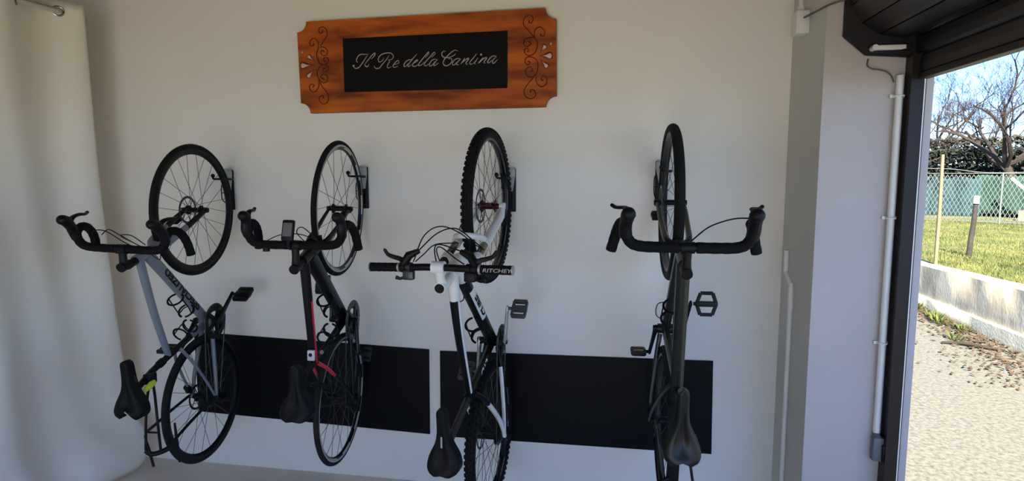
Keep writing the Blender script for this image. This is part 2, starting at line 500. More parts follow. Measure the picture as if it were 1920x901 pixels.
for i in range(0, len(PETALS), 2):
    a = Vector(sl(PETALS[i][0] / 1000, -0.031, PETALS[i][1] / 1000))
    b = Vector(sl(PETALS[i + 1][0] / 1000, -0.031, PETALS[i + 1][1] / 1000))
    wd = 0.016 if i in (0, 6) else 0.011
    prof = [(0.0, 0.10), (0.2, 0.14), (0.45, 0.5), (0.7, 0.95), (0.85, 1.0), (0.95, 0.7), (1.0, 0.15)]
    for nm, mt, gr, off in (('petal_rim', 'scroll', 1.3, 0.0), ('petal', 'petal', 0.8, -0.0026)):
        pb = MB()
        pth = [a.lerp(b, (t if mt == 'scroll' else 0.3 + 0.62 * t)) + Vector((0, off, 0)) for t, _ in prof]
        pb.tube(pth, [max(0.001, wd * q * gr) for _, q in prof], 10, sq=0.18, upv=(0, 0, 1) if abs((b - a).normalized().z) < 0.7 else (1, 0, 0))
        pb.obj(nm, mt, sign)
for x, z in SCREWS:
    MB().ball(sl(x / 1000, -0.031, z / 1000), 0.006, 10, s=(1, 0.4, 1)).obj('screw', 'alloy', sign)

# ------------------------------------------------------------------ curtain on its rod
RX = -2.93
rod = thing('curtain_rod', 'pale metal rod that the white eyelet curtain hangs from', 'curtain rod', (RX, -0.24, 2.62))
MB().cyl((0, -3.2, 0), (0, 0.02, 0), 0.014).obj('pole', 'rod', rod)
MB().lathe([(0.0, 0.0), (0.019, 0.004), (0.02, 0.02), (0.016, 0.036), (0.0, 0.04)], 'y', (0, 0.015, 0), 16, closed=False).obj('end_cap', 'rod', rod)
MB().box((-0.01, -3.18, -0.01), (0.01, -3.16, 0.39)).box((-0.01, -1.62, -0.01), (0.01, -1.60, 0.39)).obj('hanger', 'rod', rod)
cur = thing('curtain', 'long white eyelet curtain hanging to the floor at the end of the bike wall', 'curtain', (RX, -0.3, 0))
cm = bpy.data.materials.new('curtain_cloth')
cm.use_nodes = True
n_, l_ = cm.node_tree.nodes, cm.node_tree.links
pb_ = n_['Principled BSDF']
pb_.inputs['Base Color'].default_value = rgb(248, 242, 228)
pb_.inputs['Roughness'].default_value = 0.85
tr_ = n_.new('ShaderNodeBsdfTranslucent')
tr_.inputs[0].default_value = rgb(248, 242, 228)
mx_ = n_.new('ShaderNodeMixShader')
mx_.inputs[0].default_value = 0.04
l_.new(pb_.outputs[0], mx_.inputs[1])
l_.new(tr_.outputs[0], mx_.inputs[2])
l_.new(mx_.outputs[0], n_['Material Output'].inputs[0])
M['curtain'] = cm
NU, NV = 190, 60
cb = MB()
vs = []
HOLE = 0.24                                        # eyelet spacing along the rod
for i in range(NU + 1):
    d = i / NU * 3.1                               # along the cloth from the wall-side edge
    for j in range(NV + 1):
        t = j / NV                                 # 0 top .. 1 hem
        ztop = 2.668
        # fold depth: tight waves at the heading, broad soft folds lower down
        ph = 2 * PI * d / (2 * HOLE) + 0.13
        wave = 0.055 * math.cos(ph) * max(0.0, 1 - t * 1.6) ** 0.8
        soft = 0.035 * math.sin(2 * PI * d / 0.74 + 1.3) * min(1, t * 1.8) + 0.018 * math.sin(2 * PI * d / 0.31 + 2.2 * t) * min(1, t * 2)
        diag = 0.022 * math.sin(2 * PI * (d * 1.5 - t * 1.1) + 0.6) * t
        y = -0.245 - d * 0.97
        # wall-side edge flares out towards the wall as it falls
        k_ = math.exp(-d / 0.5)
        y += k_ * (0.045 * t + 0.095 * t ** 3)
        x = wave + soft + diag 
        z = ztop * (1 - t) + 0.004
        # hem: gathered and bulging on the floor near the wall
        if t > 0.86:
            q = (t - 0.86) / 0.14
            x += (0.10 * math.sin(q * PI * 0.9) + 0.03 * q) * math.exp(-((d - 0.22) / 0.45) ** 2)
            z += 0.085 * q * q * min(1, max(0, (d - 0.12) / 0.35)) + 0.03 * q * math.sin(d * 23) * min(1, d * 4) * 0.5
            x += 0.012 * math.sin(d * 31 + q * 5) * q
        vs.append((x, y + 0.3, max(z, 0.006)))
fs = [(i * (NV + 1) + j, (i + 1) * (NV + 1) + j, (i + 1) * (NV + 1) + j + 1, i * (NV + 1) + j + 1) for i in range(NU) for j in range(NV)]
cb.add(vs, fs)
cl = cb.obj('cloth', 'curtain', cur, angle=180)
md = cl.modifiers.new('thickness', 'SOLIDIFY')
md.thickness = 0.002
for i in range(12):
    d = 0.11 + HOLE * i
    y = -0.245 - d * 0.97
    s_ = -1 if i % 2 == 0 else 1
    ring = MB().torus(0.024, 0.005, 'x', (0, 0, 0), 28, 8).lathe([(0.019, -0.004), (0.022, -0.004), (0.022, 0.004), (0.019, 0.004)], 'x', (0, 0, 0), 28)
    ro = ring.obj('eyelet', 'eyelet', cur, (0, y + 0.3, 2.62))
    ro.rotation_euler = (0, 0, s_ * 0.75)

# ------------------------------------------------------------------ pillar services
jb = thing('junction_box', 'small white electrical junction box high in the wall corner', 'electrical box', (0.794, -0.232, 2.428))
MB().box((-0.05, -0.045, -0.05), (0.006, 0.045, 0.05), bev=0.006).obj('body', 'plastic', jb)
MB().cyl((-0.022, 0, 0.045), (-0.022, 0, 0.075), 0.014).obj('gland', 'plastic', jb)
cond = MB().tube(crom([(-0.022, 0, 0.07), (-0.022, 0.01, 0.13), (-0.03, 0.04, 0.19), (-0.02, 0.06, 0.26), (-0.02, 0.06, 0.60)], 5), 0.010, 10)
cond.obj('conduit', 'plastic', jb)
cbl = MB().tube(crom([(0.778, -0.262, 2.448), (0.765, -0.36, 2.432), (0.78, -0.46, 2.430), (0.805, -0.525, 2.436), (0.85, -0.55, 2.446), (0.89, -0.545, 2.462), (0.95, -0.54, 2.52)], 6), 0.0045, 8)
tag(cbl.obj('loose_cable', 'cable'), 'thin brown loose cable running from the junction box to the shutter', 'cable')
pp = thing('wall_conduit', 'white vertical conduit pipe with an offset bend in the wall corner', 'pipe', (0.78, -0.28, 0))
px_, py_ = -0.004, 0.0
MB().tube([(px_, py_, 0.0), (px_, py_, 1.245)], 0.0105, 12).tube([(px_, py_, 1.245), (px_, py_, 1.262), (px_ - 0.004, 0.085, 1.305), (px_ - 0.004, 0.09, 1.32)], 0.0105, 12).obj('lower_pipe', 'plastic', pp)
MB().tube([(px_ - 0.004, 0.09, 1.31), (px_ - 0.004, 0.09, 1.41)], 0.0115, 12).obj('upper_sleeve', 'plastic', pp)
MB().tube([(px_, py_, 1.15), (px_, py_, 1.25)], 0.0125, 12).obj('coupling', 'plastic', pp)

rp = thing('guide_conduit', 'white vertical conduit pipe on the pillar beside the dark shutter guide rail', 'pipe', (1.079, YB - 0.017, 0))
MB().cyl((0, 0, 0.67), (0.0, 0, 2.155), 0.0135).obj('pipe', 'plastic', rp)
for z in (2.075, 1.59, 1.07):
    MB().torus(0.0165, 0.004, 'z', (0, 0, z), 20, 8).box((-0.03, 0.006, z - 0.006), (0.028, 0.016, z + 0.006)).obj('clip', 'plastic', rp)
ks = thing('key_switch', 'dark grey shutter key switch at the foot of the pillar conduit', 'switch', (1.097, YB - 0.002, 0.612))
MB().box((-0.034, -0.036, -0.05), (0.034, 0.0, 0.055), bev=0.008).obj('housing', 'grey_plastic', ks)
MB().box((-0.002, -0.052, -0.045), (0.03, -0.036, 0.03), bev=0.005).obj('cover', 'black', ks)
MB().cyl((-0.018, -0.03, 0.052), (-0.018, -0.01, 0.07), 0.015).obj('gland', 'grey_plastic', ks)
hk = MB().tube(crom([(0.962, YB - 0.004, 2.222), (0.955, YB - 0.02, 2.195), (0.972, YB - 0.03, 2.18), (1.0, YB - 0.02, 2.178), (1.03, YB - 0.012, 2.17), (1.05, YB - 0.006, 2.155), (1.062, YB - 0.004, 2.13)], 6), 0.003, 8)
tag(hk.obj('curled_wire', 'cable'), 'short grey curled wire on the pillar just under the shutter end plate', 'wire')

# ------------------------------------------------------------------ roller shutter
rs = thing('roller_shutter', 'dark brown roller shutter rolled up over the open doorway', 'roller shutter', (1.03, YB, 2.52))
DX, DZ = 0.045, -0.015
ep = [(0.862, 3.0), (0.862, 2.315), (0.947, 2.24), (1.19, 2.228), (1.19, 3.0)]
MB().prism([(x - 1.03, z - 2.52) for x, z in ep], -0.014, -0.001, 'y').obj('end_plate', 'shutter', rs, smooth=False)
NS = 16
for i in range(NS):                                  # the rolled slats
    a0, a1 = 2 * PI * i / NS, 2 * PI * (i + 1) / NS
    r0 = 0.208
    p = [(DX + x_, DZ + z_) for x_, z_ in [(r0 * math.cos(a0), r0 * math.sin(a0)), ((r0 - 0.004) * math.cos((a0 * 3 + a1) / 4), (r0 - 0.004) * math.sin((a0 * 3 + a1) / 4)), ((r0 - 0.004) * math.cos((a0 + a1 * 3) / 4), (r0 - 0.004) * math.sin((a0 + a1 * 3) / 4)), ((r0 - 0.003) * math.cos(a1 - 0.02), (r0 - 0.003) * math.sin(a1 - 0.02)),
         ((r0 - 0.03) * math.cos(a1), (r0 - 0.03) * math.sin(a1)), ((r0 - 0.03) * math.cos(a0), (r0 - 0.03) * math.sin(a0))]]
    MB().prism(p, NEAR - YB + 0.03, -0.016, 'y').obj('slat', 'shutter_lit' if i % 3 == 0 else 'shutter', rs, smooth=False)
MB().cyl((DX, NEAR - YB + 0.02, DZ), (DX, -0.015, DZ), 0.165, 20).obj('drum', 'shutter', rs)
zb = 2.145 - 2.52
for i in range(5):                                   # slats hanging in the guides
    z0 = zb + 0.008 + i * 0.078
    pr = [(0.108, z0), (0.118, z0 + 0.004), (0.118, z0 + 0.072), (0.108, z0 + 0.076), (0.100, z0 + 0.066), (0.098, z0 + 0.038), (0.100, z0 + 0.010)]
    MB().prism(pr, NEAR - YB + 0.02, -0.004, 'y').obj('slat', 'shutter', rs, smooth=False)
MB().box((0.095, NEAR - YB + 0.02, zb - 0.012), (0.135, -0.004, zb + 0.012), bev=0.003).obj('bottom_bar', 'guide', rs, smooth=False)
gm = MB()
gm.box((0.072, -0.062, -2.52), (0.122, -0.001, 2.23 - 2.52), 0)
gm.box((0.118, -0.064, -2.52), (0.1225, -0.050, zb), 1)  # thin white strip, a painted highlight along the rail's edge
gm.box((0.122, -0.030, -2.52), (0.140, -0.001, 2.2 - 2.52), 2)
gm.obj('guide_rail', ['guide', 'plastic', 'brush'], rs, smooth=False)
la = MB()
la.box((-0.055, -0.05, 2.252 - 2.52), (0.052, -0.018, 2.268 - 2.52), 0, bev=0.004)
la.cyl((-0.06, -0.052, 2.26 - 2.52), (-0.06, -0.016, 2.26 - 2.52), 0.011)
la.box((0.045, -0.046, 2.249 - 2.52), (0.075, -0.018, 2.271 - 2.52), 1, bev=0.003)
la.obj('latch_arm', ['plastic', 'guide'], rs, label='pale grey latch arm')
MB().tube([(-0.168, -0.017, 2.312 - 2.52), (-0.085, -0.017, 2.238 - 2.52), (0.07, -0.017, 2.226 - 2.52)], 0.004, 6).obj('plate_flange', 'shutter', rs)

# ------------------------------------------------------------------ bicycles
# a bicycle's own axes: x forward, y left, z up; it hangs nose up with its wheels towards the wall
def P3(a, b, s=0.0):
    """a forward of the rear axle, b above the axles, s to the rider's right"""
    return Vector((a, -s, b))


def bike_root(label, rear, front, swivel, group):
    ax = Vector((math.sin(swivel), math.cos(swivel), 0))
    f = (Vector(front) - Vector(rear)).normalized()
    u = -ax
    u = (u - f * u.dot(f)).normalized()
    l = u.cross(f)
    o = bpy.data.objects.new('bicycle', None)
    COL.objects.link(o)
    o.matrix_world = Matrix(((f.x, l.x, u.x, rear[0]), (f.y, l.y, u.y, rear[1]), (f.z, l.z, u.z, rear[2]), (0, 0, 0, 1)))
    o.empty_display_size = 0.1
    return tag(o, label, 'bicycle', group)


SPOKE_CACHE = {}


def spoke_mesh(rh, rr, yh, da, r):
    key = (rh, rr, yh, da, r)
    if key not in SPOKE_CACHE:
        h = (rh * math.cos(da), yh, rh * math.sin(da))
        SPOKE_CACHE[key] = MB().tube([h, (rr, 0.0, 0)], r, 5).mesh('spoke', 'steel')
    return SPOKE_CACHE[key]


def wheel(name, root, loc, R, tw, rim_d, rim_w, mt_rim, mt_tyre, nsp, hub_w=0.05, hub_r=0.016, mt_hub='black', rotor=0.0, rotor_s=-1, knobs=False, track=False, cassette=False, mt_spoke='steel', turn=0.0, decals=False):
    ro = R - 2 * tw + 0.008                           # rim's outer edge
    ri = ro - rim_d
    w = rim_w / 2
    rim = MB()
    prof = [(ro, -w), (ro, w), (ro - 0.004, w), (ro - 0.013, w * 0.97), ((ro + ri) / 2 - 0.002, w * 0.85), (ri + 0.003, w * 0.45), (ri, 0), (ri + 0.003, -w * 0.45), ((ro + ri) / 2 - 0.002, -w * 0.85), (ro - 0.013, -w * 0.97), (ro - 0.004, -w)]
    rim.lathe(prof, 'y', n=72)
    if track:                                         # bare brake track
        for s in (-1, 1):
            rim.lathe([(ro - 0.001, s * (w + 0.0004)), (ro - 0.010, s * (w + 0.0004)), (ro - 0.010, s * (w - 0.001)), (ro - 0.001, s * (w - 0.001))], 'y', n=72, mi=1)
    if decals:
        for k in range(10):
            a = 2 * PI * k / 10 + 0.2
            for s in (-1, 1):
                rim.lathe([(ro - 0.012, s * (w * 0.97 + 0.001)), (ri + 0.008, s * (w * 0.62 + 0.0015)), (ri + 0.008, s * (w * 0.62)), (ro - 0.012, s * (w * 0.9))], 'y', n=10, mi=2, a0=a, a1=a + 0.34)
    wo = rim.obj(name, [mt_rim, 'alloy', 'decal'], root, loc)
    wo.rotation_euler = (0, turn, 0)
    ty = MB()
    k = 14
    ty.lathe([(R - tw + tw * math.cos(2 * PI * j / k), tw * 0.97 * math.sin(2 * PI * j / k)) for j in range(k)], 'y', n=72)
    to = ty.obj('tyre', mt_tyre, wo, angle=80)
    if knobs:
        kb = MB()
        for i in range(78):
            a = 2 * PI * i / 78
            for (ang, sz) in ((-0.95, 0.005), (-0.45, 0.0045), (0.0, 0.005), (0.45, 0.0045), (0.95, 0.005)):
                aa = a + (PI / 78 if abs(ang) in (0.45,) else 0)
                rad = R - tw + (tw + 0.0005) * math.cos(ang)
                y = (tw + 0.0005) * math.sin(ang)
                er = Vector((math.cos(aa), 0, math.sin(aa)))
                et = Vector((-math.sin(aa), 0, math.cos(aa)))
                nn = (er * math.cos(ang) + Vector((0, 1, 0)) * math.sin(ang))
                bb = nn.cross(et)
                c = er * rad + Vector((0, y, 0))
                vs = []
                for h in (-0.002, 0.0042):
                    q = 1.0 if h < 0 else 0.82
                    for p, t in ((-1, -1), (1, -1), (1, 1), (-1, 1)):
                        vs.append(c + nn * h + et * (p * 0.0085 * q) + bb * (t * sz * q))
                kb.add(vs, [(4, 5, 6, 7), (0, 1, 5, 4), (1, 2, 6, 5), (2, 3, 7, 6), (3, 0, 4, 7)])
        ko = kb.obj('tread_knobs', mt_tyre, wo, smooth=False)
        ko['kind'] = 'stuff'
    hb = MB()
    hb.lathe([(0.0, -hub_w - 0.012), (0.010, -hub_w - 0.012), (0.011, -hub_w), (hub_r * 0.75, -hub_w * 0.75), (hub_r * 1.5, -hub_w * 0.70), (hub_r * 1.5, -hub_w * 0.62), (hub_r * 0.8, -hub_w * 0.4), (hub_r * 0.8, hub_w * 0.4), (hub_r * 1.5, hub_w * 0.62), (hub_r * 1.5, hub_w * 0.70), (hub_r * 0.75, hub_w * 0.75), (0.011, hub_w), (0.010, hub_w + 0.012), (0, hub_w + 0.012)], 'y', n=24, closed=False)
    hb.obj('hub', mt_hub, wo)
    for i in range(nsp):
        a = 2 * PI * i / nsp
        s = 1 if i % 2 else -1
        da = (1 if (i // 2) % 2 else -1) * 0.85
        me = spoke_mesh(hub_r * 1.35, ri + 0.002, s * hub_w * 0.66, da, 0.00125)
        link('spoke', me, wo, rot=(0, -a, 0))
    if rotor:
        rt = MB()
        y = -rotor_s * (hub_w * 0.82)
        rt.lathe([(rotor, y - 0.001), (rotor, y + 0.001), (rotor - 0.012, y + 0.001), (rotor - 0.012, y - 0.001)], 'y', n=48)
        rt.lathe([(0.024, y - 0.001), (0.024, y + 0.001), (0.016, y + 0.001), (0.016, y - 0.001)], 'y', n=24)
        for i in range(6):
            a = 2 * PI * i / 6
            p = [V(0.022 * math.cos(a), y, 0.022 * math.sin(a)), V(rotor * 0.6 * math.cos(a + 0.35), y, rotor * 0.6 * math.sin(a + 0.35)), V((rotor - 0.008) * math.cos(a + 0.45), y, (rotor - 0.008) * math.sin(a + 0.45))]
            rt.tube(crom(p, 4), 0.0028, 6, sq=0.4, upv=None)
        rt.obj('brake_rotor', 'dark_alloy', wo)
    if cassette:
        cs = MB()
        for i in range(8):
            r = 0.024 + 0.0037 * i
            y = -(hub_w * 0.98 - i * 0.0042)
            t = []
            nt_ = 2 * (10 + 2 * i)
            for j in range(nt_):
                t.append(((r + (0.002 if j % 2 else -0.001)) * math.cos(2 * PI * j / nt_), (r + (0.002 if j % 2 else -0.001)) * math.sin(2 * PI * j / nt_)))
            cs.prism(t, y - 0.0009, y + 0.0009, 'y')
        cs.obj('cassette', 'dark_alloy', wo, smooth=False)
    return wo


def saddle(root, nose, tail, ht, width, notch=0.0, mt='saddle', tilt=0.0, groove=0.012, nw=0.02):
    """nose/tail a positions, ht height of the top"""
    L = nose - tail
    NS_, NU_ = 26, 18
    sd = MB()
    vs = []

    def hw(t):                                        # t 0 nose .. 1 tail
        base = nw + (width / 2 - nw) / (1 + math.exp(-(t - 0.62) * 12.0))
        if t > 0.84:
            base *= math.sqrt(max(0.0, 1 - ((t - 0.84) / 0.163) ** 2)) * 0.55 + 0.45
        if t < 0.07:
            base *= math.sqrt(max(0.02, 1 - (1 - t / 0.07) ** 2))
        return base
    for i in range(NS_ + 1):
        t = i / NS_
        w_ = hw(t)
        for j in range(NU_ + 1):
            u = -1 + 2 * j / NU_
            s = w_ * math.sin(u * PI / 2) if abs(u) < 1 else w_ * u
            au = abs(u)
            a = nose - L * t
            if t > 0.75:
                a += notch * (1 - min(1, au * 1.25)) * ((t - 0.75) / 0.25) ** 1.5
            z = ht + tilt * (0.5 - t) - 0.006 * math.sin(PI * t) + 0.010 * max(0, t - 0.7) / 0.3
            z -= (0.010 + 0.030 * t) * au ** 3.0 + 0.012 * au ** 8
            z -= groove * math.exp(-(u / 0.22) ** 2) * math.sin(PI * min(1, max(0, (t - 0.25) / 0.7)))
            vs.append(P3(a, z, s))
    W_ = NU_ + 1
    for i in range(NS_ + 1):
        for j in range(W_):
            p = vs[i * W_ + j]
            t = i / NS_
            edge = abs(-1 + 2 * j / NU_)
            vs.append(p + Vector((0, 0, -0.020 - 0.012 * t * (1 - edge))))
    off = (NS_ + 1) * W_
    fs = []
    for i in range(NS_):
        for j in range(NU_):
            q = (i * W_ + j, i * W_ + j + 1, (i + 1) * W_ + j + 1, (i + 1) * W_ + j)
            fs.append(q)
            fs.append(tuple(off + x for x in reversed(q)))
    for i in range(NS_):
        for j in (0, NU_):
            fs.append((i * W_ + j, (i + 1) * W_ + j, off + (i + 1) * W_ + j, off + i * W_ + j))
    for j in range(NU_):
        for i in (0, NS_):
            fs.append((i * W_ + j, i * W_ + j + 1, off + i * W_ + j + 1, off + i * W_ + j))
    sd.add(vs, fs)
    so_ = sd.obj('saddle', mt, root, angle=60)
    for s in (-1, 1):
        p = [P3(nose - 0.035, ht - 0.022, s * 0.008), P3(nose - 0.09, ht - 0.045, s * 0.02), P3(nose - 0.17, ht - 0.05, s * 0.022), P3(tail + 0.06, ht - 0.030, s * 0.034)]
        MB().tube(crom(p, 5), 0.0035, 8).obj('rail', 'steel', so_)
    return so_


def drop_bar(root, C, half=0.21, flare=0.008, mt='tape', turn=0.0, hood_up=0.0, rt=0.0185, hood=1.25, lever_out=0.0):
    ac, bc = C
    bar = MB()
    half0 = half

    def q(da, db, s, sg):
        s = s * half / 0.21
        return P3(ac + da + sg * turn * s, bc + db, sg * s)
    core = [(0, 0, 0.0), (0, 0, 0.05), (0, 0, 0.10)]
    path = [(0, 0, 0.03), (0.0, 0, 0.1), (0.002, 0, 0.155), (0.012, 0.001, 0.187), (0.035, 0.004, 0.204), (0.058, 0.004, 0.209), (0.078, -0.010, 0.211), (0.086, -0.036, 0.213), (0.079, -0.068, 0.215 + flare * 0.4), (0.054, -0.098, 0.217 + flare * 0.7), (0.018, -0.118, 0.219 + flare), (-0.032, -0.130, 0.222 + flare * 1.4)]
    bar.tube([P3(ac, bc, -0.06 * half / 0.21), P3(ac, bc, 0.06 * half / 0.21)], 0.0155, 14)
    bo = bar.obj('handlebar', 'black', root)
    for sg in (-1, 1):
        p = crom([q(*t, sg) for t in path], 5)
        r = [rt + 0.0006 * math.sin(i * 1.9) for i in range(len(p))]
        MB().tube(p, r, 12).obj('bar_tape', mt, bo)
        h = crom([q(0.040, 0.004, 0.208, sg), q(0.066, 0.016, 0.211, sg), q(0.094, 0.034 + hood_up * 0.5, 0.209, sg), q(0.116, 0.058 + hood_up, 0.206, sg), q(0.124, 0.080 + hood_up, 0.204, sg)], 5)
        nn = len(h)
        rads = [x * hood for x in (0.018, 0.0185, 0.0180, 0.0195, 0.0175)]
        rr_ = [rads[min(4, int(i / (nn - 1) * 4))] * (1 - (i / (nn - 1) * 4) % 1) + rads[min(4, int(i / (nn - 1) * 4) + 1)] * ((i / (nn - 1) * 4) % 1) for i in range(nn)]
        hm = MB().tube(h, rr_, 12, sq=0.86)
        hm.ball(h[-1], 0.0175 * hood, 14)
        ho = hm.obj('brake_hood', 'black', bo)
        lv = crom([q(0.112, 0.040 + hood_up, 0.207, sg), q(0.132, 0.016 + hood_up * 0.6, 0.209, sg), q(0.140, -0.022, 0.212, sg), q(0.139, -0.056, 0.216 + lever_out * 0.7, sg), q(0.146, -0.076, 0.220 + lever_out, sg)], 5)
        MB().tube(lv, [0.0095 - 0.004 * i / (len(lv) - 1) for i in range(len(lv))], 8, sq=1.5).ball(lv[-1], 0.0075, 8).obj('brake_lever', 'black', bo)
    return bo


def crankset(root, BB, ang, ring_r=0.088, mt='black', mt_arm=None, arm=0.17, solid=False, q=0.068, spider=5, wide=0.028, s0=0.0):
    """ang: direction of the right crank in the bike's plane, from forward towards up"""
    mt_arm = mt_arm or mt
    a0, b0 = BB
    cr = MB()
    y = -0.046
    n = 2 * 46
    t = [((ring_r + (0.0035 if j % 2 else 0.0)) * math.cos(2 * PI * j / n), (ring_r + (0.0035 if j % 2 else 0.0)) * math.sin(2 * PI * j / n)) for j in range(n)]
    vs, fs = [], []
    for h in (y - 0.0018, y + 0.0018):
        vs += [(p[0], h, p[1]) for p in t]
        vs += [((ring_r - wide) * math.cos(2 * PI * j / n), h, (ring_r - wide) * math.sin(2 * PI * j / n)) for j in range(n)]
    for j in range(n):
        k = (j + 1) % n
        fs += [(j, k, n + k, n + j), (2 * n + j, 3 * n + j, 3 * n + k, 2 * n + k), (j, 2 * n + j, 2 * n + k, k), (n + j, n + k, 3 * n + k, 3 * n + j)]
    cr.add(vs, fs)
    cr.lathe([(ring_r - 0.016, y + 0.006), (ring_r - 0.038, y + 0.006), (ring_r - 0.038, y + 0.009), (ring_r - 0.016, y + 0.009)], 'y', n=40)
    for i in range(spider):
        aa = ang + 2 * PI * i / spider + 0.3
        cr.tube([(0.012 * math.cos(aa), y - 0.004, 0.012 * math.sin(aa)), ((ring_r - 0.012) * math.cos(aa), y, (ring_r - 0.012) * math.sin(aa))], [0.018, 0.012], 8, sq=0.4, upv=None)
    if solid:
        cr.lathe([(ring_r - 0.015, y + 0.001), (0.012, y + 0.004), (0.012, y - 0.004), (ring_r - 0.015, y - 0.001)], 'y', n=40)
    cr.lathe([(0, -0.075), (0.014, -0.075), (0.016, -0.06), (0.016, 0.06), (0.014, 0.075), (0, 0.075)], 'y', n=20, closed=False)
    co = cr.obj('crankset', mt, root, P3(a0, b0, s0))
    for s, an in ((1, ang), (-1, ang + PI)):
        d = Vector((math.cos(an), 0, math.sin(an)))
        p0 = Vector((0, -s * (q - 0.004), 0))
        p1 = d * arm + Vector((0, -s * (q + 0.014), 0))
        am = MB().tube([p0 - d * 0.014, p0, p0.lerp(p1, 0.3), p0.lerp(p1, 0.92), p1, p1 + d * 0.012], [0.010, 0.018, 0.0145, 0.012, 0.0125, 0.008], 12, sq=0.62, upv=tuple(Vector((0, 1, 0)).cross(d)), pw=0.75)
        am.obj('crank_arm', mt_arm, co)
    return co


def pedal(root, BB, ang, s, rot, q=0.068, arm=0.17, L=0.095, W=0.09, T=0.016, mt='black', style='platform', mt2=None, s0=0.0):
    an = ang if s > 0 else ang + PI
    c = P3(BB[0] + arm * math.cos(an), BB[1] + arm * math.sin(an), s0 + s * (q + 0.022))
    pb = MB()
    y0, y1 = -s * 0.014, -s * (0.014 + W)
    ym = (y0 + y1) / 2
    pb.cyl((0, 0, 0), (0, y1, 0), 0.0085, 12, r1=0.006)
    lo, hi = min(y0, y1), max(y0, y1)
    if style == 'cage':                               # trapezoid cage with two windows
        w2 = W / 2
        out = [(-L / 2, -w2 * 0.62), (L / 2, -w2 * 0.62)]
        pts = [(0.0, -w2 * 1.0), (L / 2, -w2 * 0.62), (L / 2, w2 * 0.62), (0.0, w2 * 1.0), (-L / 2, w2 * 0.62), (-L / 2, -w2 * 0.62)]
        pth = [Vector((x, ym + yy, 0)) for x, yy in pts]
        for i in range(6):
            pb.tube([pth[i], pth[(i + 1) % 6]], 0.0065, 8, sq=1.3, upv=(0, 0, 1))
        pb.box((-0.012, lo, -0.010), (0.012, hi, 0.010), bev=0.003)
        for x in (-L / 2, L / 2):
            for yy in (-0.4, 0, 0.4):
                pb.cyl((x, ym + yy * w2, -0.011), (x, ym + yy * w2, 0.011), 0.0018, 6)
    else:
        pb.box((-0.014, lo, -T * 0.62), (0.014, hi, T * 0.62), bev=0.003)
        for x in (-1, 1):
            pb.box((x * L / 2 - 0.008, lo + 0.004, -T / 2), (x * L / 2 + 0.008, hi - 0.004, T / 2), bev=0.003)
        for y in (lo + 0.006, hi - 0.006):
            pb.box((-L / 2, y - 0.006, -T * 0.4), (L / 2, y + 0.006, T * 0.4), bev=0.002)
        if style == 'solid':
            pb.box((-L / 2 + 0.004, lo + 0.03, -T * 0.3), (L / 2 - 0.004, hi - 0.004, T * 0.3))
    po = pb.obj('pedal', mt, root, c)
    po.rotation_euler = (0, rot, 0)
    if mt2:
        MB().box((-L / 2 + 0.010, lo + 0.012, -T * 0.75), (-0.016, hi - 0.012, T * 0.75)).box((0.016, lo + 0.012, -T * 0.75), (L / 2 - 0.010, hi - 0.012, T * 0.75)).obj('pedal_grip', mt2, po)
    return po


def chain(root, BB, rc, rk, y0=-0.046, y1=-0.042):
    a0, b0 = BB
    n = 112
    d = math.hypot(a0, b0)
    base = math.atan2(b0, a0)
    off = math.acos((rc - rk) / d)
    pts = []
    A = (0.0, 0.0)
    up1 = base + off                                  # tangent direction (top)
    dn1 = base - off
    def cp(c, r, t, y):
        return V(c[0] + r * math.cos(t), y, c[1] + r * math.sin(t))
    k = 24
    for i in range(k + 1):                            # round the chainring, front side
        t = up1 - (up1 - dn1) * i / k
        pts.append(cp(BB, rc, t, y0))
    tl = [cp(A, rk, dn1, y1) + V(0.02, 0, -0.035), V(-0.02, y1, -0.115), V(-0.045, y1, -0.10), V(-0.02, y1, -0.05)]
    pts += tl
    for i in range(9):
        t = dn1 - 0.5 - (2 * PI - (up1 - dn1) - 0.5) * i / 8
        pts.append(cp(A, rk, t, y1))
    pts.append(pts[0].copy())
    # resample and lay the links
    seg = [0]
    for i in range(1, len(pts)):
        seg.append(seg[-1] + (pts[i] - pts[i - 1]).length)
    tot = seg[-1]
    mb = MB()
    def at(s_):
        s_ = s_ % tot
        for i in range(1, len(pts)):
            if s_ <= seg[i]:
                f = (s_ - seg[i - 1]) / max(1e-9, seg[i] - seg[i - 1])
                return pts[i - 1].lerp(pts[i], f)
        return pts[-1]
    for i in range(n):
        p, q_ = at(i * tot / n), at((i + 0.95) * tot / n)
        w_ = 0.0035 if i % 2 else 0.0024
        mb.tube([p, q_], 0.0042, 6, sq=w_ / 0.0042 , upv=tuple((q_ - p).normalized().cross(Vector((0, 1, 0)))))
    o = mb.obj('chain', 'chain', root)
    o['kind'] = 'stuff'
    return o


def derailleur(root, s=0.055, mt='black', extra=0.0):
    mb = MB()
    mb.box(tuple(P3(-0.035, -0.04, s + 0.016)), tuple(P3(0.01, 0.0, s - 0.004)), bev=0.004) if False else mb.tube([P3(0.0, -0.012, s + 0.01), P3(-0.02, -0.03, s + 0.018), P3(-0.035, -0.055, s + 0.008)], [0.012, 0.016, 0.012], 10, sq=0.8)
    do = mb.obj('rear_derailleur', mt, root)
    cg = MB()
    for o_ in (-0.006, 0.006):
        cg.tube([P3(-0.02, -0.055, s - 0.012 + o_), P3(-0.03, -0.115 - extra, s - 0.012 + o_)], [0.010, 0.009], 8, sq=0.2, upv=(1, 0, 0))
    cg.obj('cage', mt, do)
    for (a, b) in ((-0.022, -0.06), (-0.03, -0.11 - extra)):
        MB().lathe([(0.018, -0.003), (0.018, 0.003), (0.004, 0.004), (0.004, -0.004)], 'y', tuple(P3(a, b, s - 0.012)), 20).obj('jockey_wheel', mt, do)
    return do


